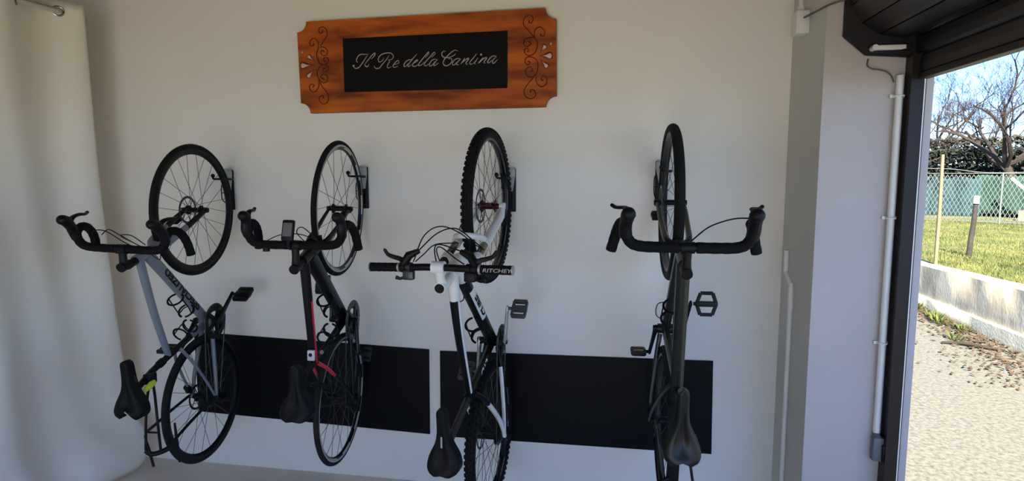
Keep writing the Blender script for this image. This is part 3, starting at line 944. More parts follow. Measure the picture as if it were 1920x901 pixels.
def caliper(root, c, size=0.03, mt='black', name='brake_caliper', ang=0.0):
    mb = MB().box((-size, -size * 0.6, -size * 0.5), (size, size * 0.6, size * 0.5), bev=size * 0.2)
    mb.cyl((size * 0.3, -size * 0.7, 0), (size * 0.3, size * 0.7, 0), size * 0.42, 14)
    o = mb.obj(name, mt, root, c)
    o.rotation_euler = (0, -ang, 0)
    return o


def rim_caliper(root, a, b, sd, mt='black'):
    """dual-pivot rim brake round the tyre at (a, b); sd unit vector from tyre towards the brake mount"""
    mb = MB()
    m = V(a, 0, b)
    n = Vector((sd[0], 0, sd[1]))
    for s in (-1, 1):
        p = [m + n * 0.03, m + n * 0.028 + V(0, -s * 0.022, 0), m + n * 0.004 + V(0, -s * 0.032, 0), m - n * 0.022 + V(0, -s * 0.022, 0)]
        mb.tube(crom(p, 4), [0.008] * 6 + [0.007] * 7, 8)
        mb.box(tuple(m - n * 0.030 + V(-0.018, -s * 0.018 - 0.004, -0.004)), tuple(m - n * 0.018 + V(0.018, -s * 0.018 + 0.004, 0.006)))
    mb.cyl(m + n * 0.03 + V(-0.012, 0, 0), m + n * 0.03 + V(0.012, 0, 0), 0.011, 12)
    return mb.obj('rim_brake', mt, root)


def bottle_cage(root, p0, p1, off_dir, r=0.037, mt='black'):
    """along the tube from p0 to p1; loops open round a bottle standing off to the side off_dir"""
    p0, p1 = Vector(p0), Vector(p1)
    t = (p1 - p0).normalized()
    n = Vector(off_dir)
    n = (n - t * n.dot(t)).normalized()
    b = t.cross(n)
    mb = MB()
    mb.tube([p0, p1], 0.011, 8, sq=0.35, upv=tuple(b))
    cc = r + 0.004

    def loop(pt, a0, a1, rad=0.0032, lean=0.0):
        pts = []
        for i in range(17):
            a = math.radians(a0 + (a1 - a0) * i / 16)
            pts.append(pt + n * (cc - r * math.cos(a)) + b * (r * math.sin(a)) + t * lean * math.sin(a / 2) ** 2)
        mb.tube(pts, rad, 7, sq=1.7, upv=tuple(t))
    mid = p0.lerp(p1, 0.5)
    loop(p1, 20, 340, lean=0.012)
    loop(p0.lerp(p1, 0.12), 0, 165, lean=0.0)
    loop(p0.lerp(p1, 0.12), 0, -165, lean=0.0)
    for s in (-1, 1):
        a = math.radians(110 * s)
        q0 = p0 + n * (cc - r * math.cos(a)) + b * (r * math.sin(a)) + t * 0.01
        q1 = p1 + n * (cc - r * math.cos(a * 0.8)) + b * (r * math.sin(a * 0.8))
        mb.tube(crom([p0, p0 + n * 0.02 + b * 0.03 * s, q0, q0.lerp(q1, 0.5) + b * 0.003 * s, q1], 4), 0.003, 7)
    return mb.obj('bottle_cage', mt, root)


def cable(root, pts, r=0.0022, mt='black', name='cable', n=6):
    return MB().tube(crom(pts, n), r, 6).obj(name, mt, root)


def frame_tube(parent, name, p0, p1, r0, r1, mt, sq=1.0, upv=None, pw=1.0, mfun=None, n=16, bend=None):
    pts = [Vector(p0)]
    if bend:
        pts += [Vector(q) for q in bend]
    pts.append(Vector(p1))
    path = crom(pts, 8) if bend else [pts[0].lerp(pts[1], i / 8) for i in range(9)]
    k = len(path)
    return MB().tube(path, [r0 + (r1 - r0) * i / (k - 1) for i in range(k)], n, sq=sq, upv=upv, pw=pw, mfun=mfun).obj(name, mt, parent, angle=50)


def tube_text(parent, name, txt, p0, p1, height, r, mt, sq_r, start=0.1, stretch=1.0, bold=0.02, top=1.0, rise=0.0007, side=1):
    """lettering printed on the rider's right flank of a tube, reading from p0 to p1"""
    vs, fs, wd = text_mesh(txt, height, bold=bold, stretch=stretch)
    p0, p1 = Vector(p0), Vector(p1)
    t = (p1 - p0).normalized()
    out = Vector((0, -side, 0))
    upd = out.cross(t) * top
    res = []
    for x, y in vs:
        h = (y - height / 2)
        hh = max(-0.98, min(0.98, h / r))
        lift = sq_r * math.sqrt(1 - hh * hh) + rise
        res.append(p0 + t * (start + x) + upd * h + out * lift)
    return MB().add(res, fs).obj(name, mt, parent, smooth=False)


def hanger(label, x, z, swing, hooky, tyre_r, variant=0):
    """wall bracket with a hook through the rim and a small tyre stop"""
    o = thing('wall_hook', label, 'bike hook', (x, -0.001, z), 'bike hooks on the wall')
    MB().box((-0.026, -0.012, -0.13), (0.026, 0, 0.10), bev=0.006).obj('back_plate', 'black', o)
    MB().box((-0.024, -0.05, 0.055), (0.024, -0.010, 0.098), bev=0.006).box((-0.020, -0.055, 0.098), (0.022, -0.006, 0.106), bev=0.003).obj('pivot_cap', 'bracket_grey', o)
    MB().prism([(-0.022, 0.055), (0.022, 0.055), (0.010, -0.02), (-0.006, -0.02)], -0.022, -0.012, 'y').obj('gusset', 'bracket_grey', o)
    sx = swing
    p = [V(0.0, -0.03, 0.045), V(sx + 0.030, -0.075, 0.047), V(sx + 0.033, hooky * 0.8, 0.05), V(sx + 0.018, hooky * 1.0, 0.05), V(sx - 0.012, hooky, 0.052), V(sx - 0.018, hooky + 0.004, 0.068)]
    hp = crom(p, 6)
    MB().tube(hp, 0.0055, 10).ball(hp[-1], 0.011, 12).obj('hook', 'black', o)
    lp = [V(-0.018, -0.012, 0.03), V(-0.03, -0.035, 0.015), V(-0.032, -0.04, -0.04), V(-0.028, -0.035, -0.075), V(-0.016, -0.012, -0.095)]
    MB().tube(crom(lp, 6), 0.003, 8).tube([V(-0.032, -0.04, -0.03), V(-0.02, -0.012, -0.032)], 0.0025, 6).obj('wire_guard', 'black', o)
    return o

BG = 'bicycles hung nose up on the wall'
# ================================================================== bicycle 1: grey road bike with a rear rack
b1 = bike_root('blue-grey road bike with black drop bar and rear rack, hung nearest the white curtain', (-2.182, -0.385, 0.5786), (-2.173, -0.383, 1.584), -0.0639, BG)
WB = 1.005
BB = (0.405, -0.055)
STt = P3(0.292, 0.325)
HTb, HTt = P3(0.842, 0.335), P3(0.806, 0.452)
fr = MB()
fr.tube([P3(*BB), P3(0.36, 0.095), P3(0.318, 0.235), STt], [0.021, 0.018, 0.0165, 0.0165], 16, sq=0.8, upv=(1, 0, 0.3), mfun=lambda t, a: 1 if 0.2 < t else 0)
fr.cyl(P3(BB[0], BB[1], -0.036), P3(BB[0], BB[1], 0.036), 0.024, 20)
f1 = fr.obj('frame', ['grey_paint', 'carbon'], b1)
MB().tube([HTb, HTb.lerp(HTt, 0.5), HTt], [0.027, 0.0225, 0.0235], 18).obj('head_tube', 'grey_paint', f1)
frame_tube(f1, 'top_tube', P3(0.80, 0.425), P3(0.312, 0.27), 0.021, 0.0165, 'grey_paint', sq=0.85, upv=(0, 0, 1), bend=[P3(0.56, 0.357)])
frame_tube(f1, 'down_tube', P3(0.826, 0.375), P3(0.415, -0.045), 0.028, 0.026, 'grey_paint', sq=0.78, upv=(1, 0, 1), pw=0.85)
tube_text(f1, 'lettering', 'SPECIALIZED', P3(0.415, -0.045), P3(0.826, 0.375), 0.034, 0.028, 'black', 0.0215, start=0.115, stretch=1.42, bold=0.05)
for s in (-1, 1):
    frame_tube(f1, 'chain_stay', P3(0.385, -0.05, s * 0.024), P3(0.0, 0.0, s * 0.066), 0.0125, 0.009, 'grey_paint', bend=[P3(0.30, -0.04, s * 0.036), P3(0.12, -0.012, s * 0.060)])
    frame_tube(f1, 'seat_stay', P3(0.328, 0.20, s * 0.014), P3(0.0, 0.0, s * 0.066), 0.0085, 0.0065, 'grey_paint', bend=[P3(0.25, 0.155, s * 0.043), P3(0.13, 0.08, s * 0.060)])
MB().cyl(HTt, P3(0.7955, 0.487), 0.018, 16).cyl(P3(0.7955, 0.487), P3(0.790, 0.505), 0.0185, 16).obj('headset_spacer', 'black', f1)
fk = MB().tube([P3(0.842, 0.335), P3(0.858, 0.312)], [0.026, 0.03], 16)
fko = fk.obj('fork', 'grey_paint', b1)
for s in (-1, 1):
    MB().tube(crom([P3(0.853, 0.318, s * 0.018), P3(0.872, 0.285, s * 0.044), P3(0.915, 0.19, s * 0.052), P3(0.965, 0.085, s * 0.056), P3(WB, 0.0, s * 0.058)], 6), [0.023 - 0.0105 * i / 24 for i in range(25)], 12, sq=0.62, upv=(1, 0, 0), mfun=lambda t, a: 1 if t > 0.60 else 0).obj('fork_leg', ['grey_paint', 'black'], fko)
    MB().cyl(P3(WB, 0, s * 0.046), P3(WB, 0, s * 0.070), 0.013, 14).obj('dropout', 'black', fko)
C1 = (0.868, 0.527)
st = MB().cyl(P3(0.800, 0.500), P3(0.786, 0.545), 0.021, 16).tube([P3(0.792, 0.522), P3(0.83, 0.526), P3(*C1)], [0.0185, 0.0155, 0.017], 14).cyl(P3(C1[0], C1[1], -0.024), P3(C1[0], C1[1], 0.024), 0.0215, 16)
st.obj('stem', 'black', b1)
drop_bar(b1, C1, turn=-0.03)
cable(b1, [P3(0.93, 0.53, -0.09), P3(0.955, 0.55, -0.04), P3(0.935, 0.555, 0.01), P3(0.90, 0.51, 0.03), P3(0.855, 0.42, 0.03)])
cable(b1, [P3(0.89, 0.54, -0.11), P3(0.945, 0.57, -0.10), P3(0.95, 0.56, -0.05), P3(0.90, 0.52, 0.0), P3(0.86, 0.41, -0.03)])
cable(b1, [P3(0.89, 0.54, 0.12), P3(0.93, 0.545, 0.06), P3(0.925, 0.53, 0.0), P3(0.87, 0.44, 0.02)])
cable(b1, [P3(0.83, 0.40, 0.035), P3(0.80, 0.37, 0.055), P3(0.815, 0.345, 0.045), P3(0.85, 0.33, 0.03)])
MB().tube([STt, P3(0.272, 0.39), P3(0.212, 0.52)], [0.0150, 0.0150, 0.0140], 14).tube([P3(0.297, 0.31), P3(0.287, 0.34)], 0.0195, 14).box(tuple(P3(0.185, 0.505, 0.022)), tuple(P3(0.235, 0.535, -0.022)), bev=0.004).obj('seatpost', 'black', b1)
saddle(b1, 0.375, 0.105, 0.572, 0.152, notch=0.055, groove=0.015)
tl = MB().box((-0.028, -0.02, -0.028), (0.022, 0.02, 0.02), bev=0.006)
tlo = tl.obj('tail_light', 'black', b1, P3(0.252, 0.425, 0.012))
MB().tube([V(-0.030, 0, 0.062), V(-0.022, 0, 0.042), V(-0.012, 0, 0.012), V(-0.006, 0, -0.012)], [0.006, 0.0135, 0.017, 0.012], 10, sq=0.7).obj('reflector', 'yellow', tlo, P3(-0.012, 0.006, 0.020) , label='fluorescent yellow reflector')
crankset(b1, BB, -0.72, 0.092, 'black', 'gloss_black')
pedal(b1, BB, -0.72, 1, 1.05, style='solid', L=0.085, W=0.085, T=0.020)
pedal(b1, BB, -0.72, -1, 1.5, style='solid', L=0.085, W=0.085, T=0.020)
chain(b1, BB, 0.094, 0.045)
derailleur(b1)
bottle_cage(b1, P3(0.52, 0.078), P3(0.60, 0.162), (-1, 0, 1))
bottle_cage(b1, P3(0.378, 0.07), P3(0.352, 0.15), (1, 0, 0.3))
wheel('front_wheel', b1, P3(WB, 0), 0.339, 0.0155, 0.031, 0.026, 'black', 'rubber', 24, rotor=0.072, rotor_s=-1, mt_spoke='steel', turn=0.1)
wheel('rear_wheel', b1, P3(0, 0), 0.339, 0.0155, 0.028, 0.026, 'black', 'rubber_grey', 24, hub_w=0.055, rotor=0.068, rotor_s=-1, cassette=True, turn=0.17)
caliper(b1, P3(0.955, 0.055, -0.066), 0.024, ang=-1.1)
caliper(b1, P3(0.055, 0.035, -0.070), 0.024, ang=0.5)
# rear rack
rk = MB()
lo_ = [P3(-0.105, 0.418, -0.034), P3(0.05, 0.412, -0.028), P3(0.17, 0.402, -0.018), P3(0.212, 0.398, -0.006), P3(0.212, 0.398, 0.006), P3(0.17, 0.402, 0.016), P3(0.05, 0.405, 0.024), P3(-0.105, 0.405, 0.032)]
rk.tube(crom(lo_, 6), 0.0062, 8)
rk.tube(crom([P3(-0.105, 0.418, -0.034), P3(-0.125, 0.412, -0.01), P3(-0.118, 0.395, 0.03), P3(-0.105, 0.37, 0.06)], 5), 0.012, 10)
rk.tube([P3(-0.02, 0.408, -0.024), P3(-0.02, 0.405, 0.026)], 0.005, 8)
ro = rk.obj('rear_rack', 'black', b1)
for s, top in ((-1, P3(-0.02, 0.408, -0.035)), (1, P3(-0.115, 0.385, 0.045))):
    MB().tube(crom([P3(0.012, 0.012, s * 0.076), P3(-0.01, 0.15, s * 0.078), P3(-0.055 if s > 0 else -0.03, 0.29, s * 0.07), top], 6), 0.0072, 10).obj('rack_strut', 'black', ro)
MB().tube([P3(-0.03, 0.425, -0.03), P3(-0.10, 0.418, -0.018), P3(-0.185, 0.414, -0.002)], [0.004, 0.0065, 0.006], 8).obj('rack_prong', 'black', ro)
MB().tube([P3(0.0, 0.335, 0.06), P3(-0.09, 0.33, 0.062), P3(-0.205, 0.318, 0.064)], [0.005, 0.0075, 0.006], 8).obj('rack_prong', 'black', ro)

# ================================================================== bicycle 2: black road bike with a red stripe
b2 = bike_root('black road bike with pink-red frame stripe and a small bike computer on its drop bar', (-1.4108, -0.362, 0.6166), (-1.382, -0.362, 1.596), -0.0851, BG)
WB = 0.980
BB = (0.40, -0.052)
STt = P3(0.290, 0.36)
HTb, HTt = P3(0.822, 0.330), P3(0.782, 0.455)
fr = MB()
fr.tube([P3(*BB), P3(0.34, 0.15), P3(0.305, 0.29), STt], [0.026, 0.022, 0.020, 0.019], 16, sq=0.6, upv=(1, 0, 0.3))
fr.cyl(P3(BB[0], BB[1], -0.038), P3(BB[0], BB[1], 0.038), 0.028, 20)
f2 = fr.obj('frame', 'carbon', b2)
MB().tube([HTb, HTb.lerp(HTt, 0.5), HTt], [0.031, 0.026, 0.025], 18).obj('head_tube', 'carbon', f2)
frame_tube(f2, 'top_tube', P3(0.775, 0.425), P3(0.300, 0.338), 0.023, 0.019, ['carbon', 'red'], sq=0.95, upv=(0, 0, 1), n=18, mfun=lambda t, a: 1 if (0.63 < a < 0.83 and t > 0.30) else 0)
frame_tube(f2, 'down_tube', P3(0.80, 0.375), P3(0.415, -0.04), 0.036, 0.034, 'carbon', sq=0.75, upv=(1, 0, 1), pw=0.8)
MB().box((-0.016, -0.010, -0.012), (0.016, 0.010, 0.014), bev=0.003).obj('cable_stop', 'black', f2, P3(0.66, 0.185, 0.01))
for s in (-1, 1):
    frame_tube(f2, 'chain_stay', P3(0.38, -0.048, s * 0.026), P3(0.0, 0.0, s * 0.064), 0.0145, 0.009, ['carbon', 'alloy'], bend=[P3(0.29, -0.036, s * 0.038), P3(0.12, -0.012, s * 0.058)])
    frame_tube(f2, 'seat_stay', P3(0.292, 0.325, s * 0.012), P3(0.0, 0.0, s * 0.064), 0.0095, 0.0065, ['carbon', 'red'], bend=[P3(0.235, 0.25, s * 0.036), P3(0.11, 0.11, s * 0.058)], mfun=lambda t, a: 1 if t < 0.45 else 0)
MB().cyl(HTt, P3(0.768, 0.495), 0.0185, 16).obj('headset_spacer', 'black', f2)
fko = MB().tube([HTb, P3(0.835, 0.310)], [0.030, 0.032], 16).obj('fork', 'carbon', b2)
for s in (-1, 1):
    MB().tube(crom([P3(0.832, 0.315, s * 0.018), P3(0.850, 0.282, s * 0.042), P3(0.892, 0.18, s * 0.046), P3(0.945, 0.075, s * 0.050), P3(WB, 0.0, s * 0.052)], 6), [0.020 - 0.011 * i / 24 for i in range(25)], 12, sq=0.6, upv=(1, 0, 0)).obj('fork_leg', 'carbon', fko)
    MB().cyl(P3(WB, 0, s * 0.042), P3(WB, 0, s * 0.064), 0.012, 14).obj('dropout', 'black', fko)
C2 = (0.860, 0.512)
MB().cyl(P3(0.772, 0.485), P3(0.757, 0.532), 0.021, 16).tube([P3(0.764, 0.508), P3(0.81, 0.51), P3(*C2)], [0.019, 0.0155, 0.017], 14).cyl(P3(C2[0], C2[1], -0.024), P3(C2[0], C2[1], 0.024), 0.0215, 16).obj('stem', 'black', b2)
drop_bar(b2, C2, half=0.205, turn=0.02, hood_up=-0.03)
MB().tube([P3(C2[0] - 0.014, C2[1] + 0.004, -0.125), P3(C2[0] - 0.030, C2[1] + 0.004, -0.125)], 0.014, 12).obj('bar_bell', 'black', b2)
bc = MB().box((-0.044, -0.026, -0.009), (0.044, 0.026, 0.009), bev=0.007)
bc.tube([V(-0.03, 0, -0.008), V(-0.06, 0, -0.014), V(-0.068, 0, -0.024)], [0.010, 0.008, 0.009], 8)
bco = bc.obj('bike_computer', 'black', b2, P3(0.925, 0.545, -0.015))
bco.rotation_euler = (0, 0.25, 0)
MB().box((-0.026, -0.019, 0.0088), (0.030, 0.019, 0.0096)).obj('screen', 'screen', bco, smooth=False)
cable(b2, [P3(0.88, 0.53, -0.11), P3(0.905, 0.54, -0.05), P3(0.91, 0.53, 0.02), P3(0.88, 0.44, 0.05), P3(0.86, 0.35, 0.02)])
cable(b2, [P3(0.88, 0.53, 0.11), P3(0.94, 0.55, 0.05), P3(0.915, 0.54, 0.02), P3(0.85, 0.45, 0.035), P3(0.80, 0.36, 0.03)])
rim_caliper(b2, 0.855, 0.315, (-0.37, 0.93))
rim_caliper(b2, 0.165, 0.285, (0.5, 0.87))
MB().tube([STt, P3(0.268, 0.43), P3(0.222, 0.50)], [0.018, 0.0165, 0.015], 14, sq=0.7, upv=(1, 0, 0)).box(tuple(P3(0.19, 0.49, 0.022)), tuple(P3(0.245, 0.52, -0.022)), bev=0.004).obj('seatpost', 'black', b2)
saddle(b2, 0.345, 0.10, 0.555, 0.150, notch=0.01, tilt=-0.015, groove=0.010, nw=0.022)
mk = MB().box((-0.024, -0.016, -0.005), (0.024, 0.016, 0.011), bev=0.003)
mko = mk.obj('top_tube_mount', 'plastic', b2, P3(0.342, 0.372, 0.004), label='white plastic mount with black centre')
MB().cyl((0.004, 0, 0.010), (0.004, 0, 0.0135), 0.0085, 16).obj('button', 'black', mko)
MB().tube([P3(0.335, 0.30, 0.022), P3(0.33, 0.29, 0.024)], [0.010, 0.006], 8).obj('seat_clamp', 'alloy', b2)
tube_text(f2, 'lettering', 'ee', P3(0.37, 0.09), P3(0.345, 0.17), 0.026, 0.030, 'blue', 0.016, start=0.02, stretch=1.3)
crankset(b2, BB, 3.0, 0.099, 'gloss_black', 'gloss_black', solid=False)
pedal(b2, BB, 3.0, 1, 0.3, style='platform', L=0.06, W=0.05, T=0.014)
pedal(b2, BB, 3.0, -1, 0.3, style='solid', L=0.07, W=0.055, T=0.02)
chain(b2, BB, 0.101, 0.045)
derailleur(b2)
bottle_cage(b2, P3(0.51, 0.085), P3(0.585, 0.168), (-1, 0, 1))
bottle_cage(b2, P3(0.355, 0.11), P3(0.335, 0.19), (1, 0, 0.3))
wheel('front_wheel', b2, P3(WB, 0), 0.336, 0.0135, 0.026, 0.022, 'gloss_black', 'rubber', 20, track=True, decals=True, turn=0.05)
wheel('rear_wheel', b2, P3(0, 0), 0.336, 0.0135, 0.026, 0.022, 'gloss_black', 'rubber_grey', 24, hub_w=0.055, track=True, decals=True, cassette=True, turn=0.21)

# ================================================================== bicycle 3: white and black mountain bike
b3 = bike_root('white and black mountain bike with flat handlebar, knobbly tyres and suspension fork', (-0.613, -0.385, 0.4912), (-0.615, -0.385, 1.617), 0.0654, BG)
WB = 1.126
BB = (0.462, -0.04)
STt = P3(0.316, 0.352)
HTb, HTt = P3(0.922, 0.455), P3(0.882, 0.560)
fr = MB()
fr.tube([P3(*BB), P3(0.41, 0.09), P3(0.36, 0.23), STt], [0.021, 0.018, 0.0175, 0.018], 16, sq=0.9, upv=(1, 0, 0.3))
fr.cyl(P3(BB[0], BB[1], -0.038), P3(BB[0], BB[1], 0.038), 0.026, 20)
f3 = fr.obj('frame', ['carbon', 'white'], b3)
MB().tube([HTb, HTb.lerp(HTt, 0.5), HTt], [0.034, 0.029, 0.028], 18).obj('head_tube', 'white', f3)
frame_tube(f3, 'top_tube', P3(0.875, 0.535), P3(0.322, 0.338), 0.027, 0.0185, ['white', 'carbon'], sq=0.85, upv=(0, 0, 1), n=20, bend=[P3(0.62, 0.462)], mfun=lambda t, a: 0 if (t < 0.20 or 0.66 < a < 0.86) else 1)
frame_tube(f3, 'down_tube', P3(0.905, 0.475), P3(0.475, -0.02), 0.030, 0.031, ['white', 'carbon'], sq=0.9, upv=(-1, 0, 1), n=20, mfun=lambda t, a: (0 if (t < 0.06 or (0.18 < t < 0.62 and 0.48 < a < 0.90)) else 1))
tube_text(f3, 'lettering', 'CUBE', P3(0.475, -0.02), P3(0.905, 0.475), 0.036, 0.031, 'carbon', 0.0285, start=0.265, stretch=1.5, bold=0.035)
tube_text(f3, 'lettering', 'LTD', P3(0.43, 0.05), P3(0.335, 0.30), 0.022, 0.0185, 'white', 0.017, start=0.06, stretch=2.0, bold=0.03)
for s in (-1, 1):
    frame_tube(f3, 'chain_stay', P3(0.435, -0.035, s * 0.030), P3(0.0, 0.0, s * 0.072), 0.0135, 0.011, ['carbon', 'white'], n=14, bend=[P3(0.32, -0.028, s * 0.048), P3(0.14, -0.008, s * 0.066)], mfun=lambda t, a, s=s: 1 if (t > 0.3 and (0.0 < a < 0.3 or a > 0.85)) else 0)
    frame_tube(f3, 'seat_stay', P3(0.322, 0.315, s * 0.014), P3(0.0, 0.01, s * 0.072), 0.0125, 0.011, ['carbon', 'white'], bend=[P3(0.285, 0.265, s * 0.036), P3(0.225, 0.205, s * 0.056), P3(0.12, 0.09, s * 0.066), P3(0.05, 0.038, s * 0.072)], mfun=lambda t, a: 1 if t > 0.34 else 0)
MB().cyl(HTt, P3(0.872, 0.590), 0.020, 16).obj('headset_spacer', 'white', f3)
MB().cyl(P3(0.330, 0.325), P3(0.312, 0.362), 0.022, 14).cyl(P3(0.325, 0.345, -0.02), P3(0.325, 0.345, 0.032), 0.007, 8).obj('seat_clamp', 'black', f3)
# suspension fork
ux, uz = 0.352, -0.936                                # down the fork
fdir = Vector((ux, 0, uz))
crown = P3(0.930, 0.432)
fk = MB().tube([P3(0.924, 0.450), P3(0.932, 0.428)], [0.030, 0.032], 16)
for s in (-1, 1):
    fk.tube([crown + V(0, -s * 0.01, 0), crown + V(0.006, -s * 0.065, -0.010)], [0.026, 0.025], 12, sq=0.8)
    fk.cyl(crown + V(0, -s * 0.065, 0) - fdir * 0.012, crown + V(0, -s * 0.065, 0) + fdir * 0.03, 0.0235, 16)
fko = fk.obj('fork', 'white', b3)
for s in (-1, 1):
    top = crown + V(0, -s * 0.065, 0)
    ax_ = P3(WB, 0, s * 0.065)
    mid = top + fdir * 0.135
    low = ax_ + V(-0.045, 0, 0.03)
    MB().cyl(top, mid + fdir * 0.03, 0.0165, 16).obj('stanchion', 'stanchion', fko)
    MB().tube([mid, mid.lerp(low, 0.3), mid.lerp(low, 0.8), low, ax_ + V(-0.008, 0, 0.002)], [0.0225, 0.0215, 0.0195, 0.019, 0.014], 16).cyl(ax_ + V(0, -0.012, 0), ax_ + V(0, 0.012, 0), 0.017, 14).obj('fork_lower', 'white', fko)
    MB().cyl(top - fdir * 0.012, top - fdir * 0.020, 0.0195, 16).obj('fork_cap', 'black', fko)
mL, mR = P3(0.992, 0.268, -0.065), P3(0.992, 0.268, 0.065)
ar = [mL, mL + V(0.018, -0.004, 0.055), mL.lerp(mR, 0.25) + V(0.030, 0, 0.100), mL.lerp(mR, 0.5) + V(0.033, 0, 0.108), mL.lerp(mR, 0.75) + V(0.030, 0, 0.100), mR + V(0.018, 0.004, 0.055), mR]
MB().tube(crom(ar, 5), [0.013] * 31, 10, sq=0.7).obj('fork_arch', 'white', fko)
C3 = (0.938, 0.688)
MB().tube([P3(0.872, 0.590), P3(0.862, 0.662), P3(0.858, 0.682)], [0.0205, 0.0235, 0.0225], 18).tube([P3(0.863, 0.655), P3(0.893, 0.672), P3(*C3)], [0.0225, 0.0185, 0.021], 14).cyl(P3(C3[0], C3[1], -0.024), P3(C3[0], C3[1], 0.024), 0.0235, 18).obj('stem', 'white', b3)
MB().cyl(P3(0.858, 0.681), P3(0.857, 0.6855), 0.0185, 18).cyl(P3(0.857, 0.6855), P3(0.8565, 0.688), 0.006, 10).obj('stem_cap', 'black', b3)
hbp = [(-0.29, -0.012, -0.03), (-0.17, -0.008, -0.022), (-0.10, -0.004, -0.012), (-0.05, 0, 0), (0, 0, 0), (0.05, 0, 0), (0.10, 0.0, 0.006), (0.17, 0.0, 0.012), (0.29, 0.002, 0.02)]
def H3(s, da=0.0, db=0.0):
    for i in range(len(hbp) - 1):
        if hbp[i][0] <= s <= hbp[i + 1][0]:
            f = (s - hbp[i][0]) / (hbp[i + 1][0] - hbp[i][0])
            return P3(C3[0] + hbp[i][1] + f * (hbp[i + 1][1] - hbp[i][1]) + da, C3[1] + hbp[i][2] + f * (hbp[i + 1][2] - hbp[i][2]) + db, s)
hb = MB().tube([H3(x * 0.01) for x in range(-28, 29)], 0.0135, 14).obj('handlebar', 'black', b3)
for s in (-1, 1):
    gp = [H3(s * (0.165 + 0.0124 * i)) for i in range(11)]
    go = MB().tube(gp, [0.0165, 0.0175] * 5 + [0.0165], 14).obj('grip', 'tape', hb)
    MB().tube([H3(s * 0.286), H3(s * 0.2899)], 0.0185, 14).tube([H3(s * 0.160), H3(s * 0.168)], 0.0185, 14).obj('grip_ring', 'alloy', go)
    lm = MB().tube([H3(s * 0.135), H3(s * 0.155)], 0.019, 14)
    lm.tube([H3(s * 0.148, 0.01), H3(s * 0.125, 0.045, -0.006), H3(s * 0.085, 0.060, -0.012)], [0.016, 0.0165, 0.010], 10)
    lm.obj('brake_clamp', 'black', hb)
    lv = crom([H3(s * 0.145, 0.020), H3(s * 0.165, 0.032, -0.004), H3(s * 0.188, 0.038, -0.004), H3(s * 0.213, 0.048, -0.002), H3(s * 0.226, 0.066, 0.0)], 5)
    MB().tube(lv, [0.009 - 0.0035 * i / (len(lv) - 1) for i in range(len(lv))], 8, sq=1.2).ball(lv[-1], 0.0065, 8).obj('brake_lever', 'black', hb)
    sh = MB().tube([H3(s * 0.112), H3(s * 0.130)], 0.0185, 12).box(tuple(H3(s * 0.125, -0.048, -0.012) - V(0, 0.022, 0)), tuple(H3(s * 0.125, -0.012, 0.014) + V(0, 0.022, 0)), bev=0.006)
    sh.tube([H3(s * 0.135, -0.035, 0.0), H3(s * 0.165, -0.045, -0.004), H3(s * 0.182, -0.040, -0.004)], [0.006, 0.006, 0.008], 8)
    sh.obj('shifter', 'dark_alloy' if s < 0 else 'black', hb)
vs, fs, wd = text_mesh('RITCHEY', 0.0140, bold=0.01, shear=0.2, stretch=1.4)
res = []
for x, y in vs:
    s_ = 0.178 + x
    h = y - 0.007
    res.append(H3(s_, h, 0.0) + V(0, 0, math.sqrt(max(1e-6, 0.0182 ** 2 - h * h))))
MB().add(res, fs).obj('lettering', 'letter', hb, smooth=False)
cable(b3, [H3(-0.085, 0.062, -0.012), P3(1.06, 0.64, -0.02), P3(1.075, 0.60, 0.04), P3(1.02, 0.50, 0.075), P3(0.97, 0.40, 0.09), P3(1.02, 0.20, -0.08), P3(1.09, 0.06, -0.085)], 0.0026)
cable(b3, [H3(-0.105, 0.02, 0.0), P3(1.055, 0.67, -0.06), P3(1.085, 0.63, 0.0), P3(1.03, 0.55, 0.07), P3(0.96, 0.50, 0.06)], 0.0024)
cable(b3, [H3(0.085, 0.062, -0.012), P3(1.02, 0.66, 0.0), P3(1.0, 0.62, -0.04), P3(0.93, 0.57, -0.05), P3(0.85, 0.54, -0.032)], 0.0026)
cable(b3, [H3(0.10, 0.015, -0.005), P3(0.975, 0.68, 0.06), P3(1.01, 0.66, 0.0), P3(0.985, 0.60, -0.04), P3(0.90, 0.54, -0.035)], 0.0024)
cable(b3, [H3(-0.10, 0.02, -0.01), P3(0.985, 0.68, -0.06), P3(1.02, 0.66, -0.02), P3(1.02, 0.60, 0.05)], 0.0024)
cable(b3, [H3(0.12, -0.03, -0.01), P3(0.86, 0.66, 0.09), P3(0.80, 0.58, 0.06), P3(0.775, 0.52, 0.025)], 0.0024)
MB().tube([STt, P3(0.262, 0.50), P3(0.218, 0.625)], [0.0155, 0.0155, 0.0145], 14).obj('seatpost', 'dark_alloy', b3)
MB().box(tuple(P3(0.185, 0.615, 0.022)), tuple(P3(0.25, 0.655, -0.022)), bev=0.005).obj('saddle_clamp', 'black', b3)
saddle(b3, 0.395, 0.125, 0.702, 0.140, notch=0.012, groove=0.010, nw=0.020, mt='saddle')
MB().box((-0.022, -0.0035, 0), (0.022, 0.0035, 0.0012)).obj('saddle_slot', 'letter', b3, P3(0.262, 0.690, 0.0), label='pale slot mark in the saddle top')
crankset(b3, BB, 0.10, 0.078, 'black', 'alloy', arm=0.17)
pedal(b3, BB, 0.10, 1, 0.85, style='platform', L=0.085, W=0.075, T=0.022, mt='pedal_metal')
pedal(b3, BB, 0.10, -1, 0.85, style='platform', L=0.085, W=0.075, T=0.022, mt='pedal_metal')
chain(b3, BB, 0.080, 0.048)
derailleur(b3, 0.062, extra=0.02)
bottle_cage(b3, P3(0.565, 0.140), P3(0.645, 0.232), (-1, 0, 1))
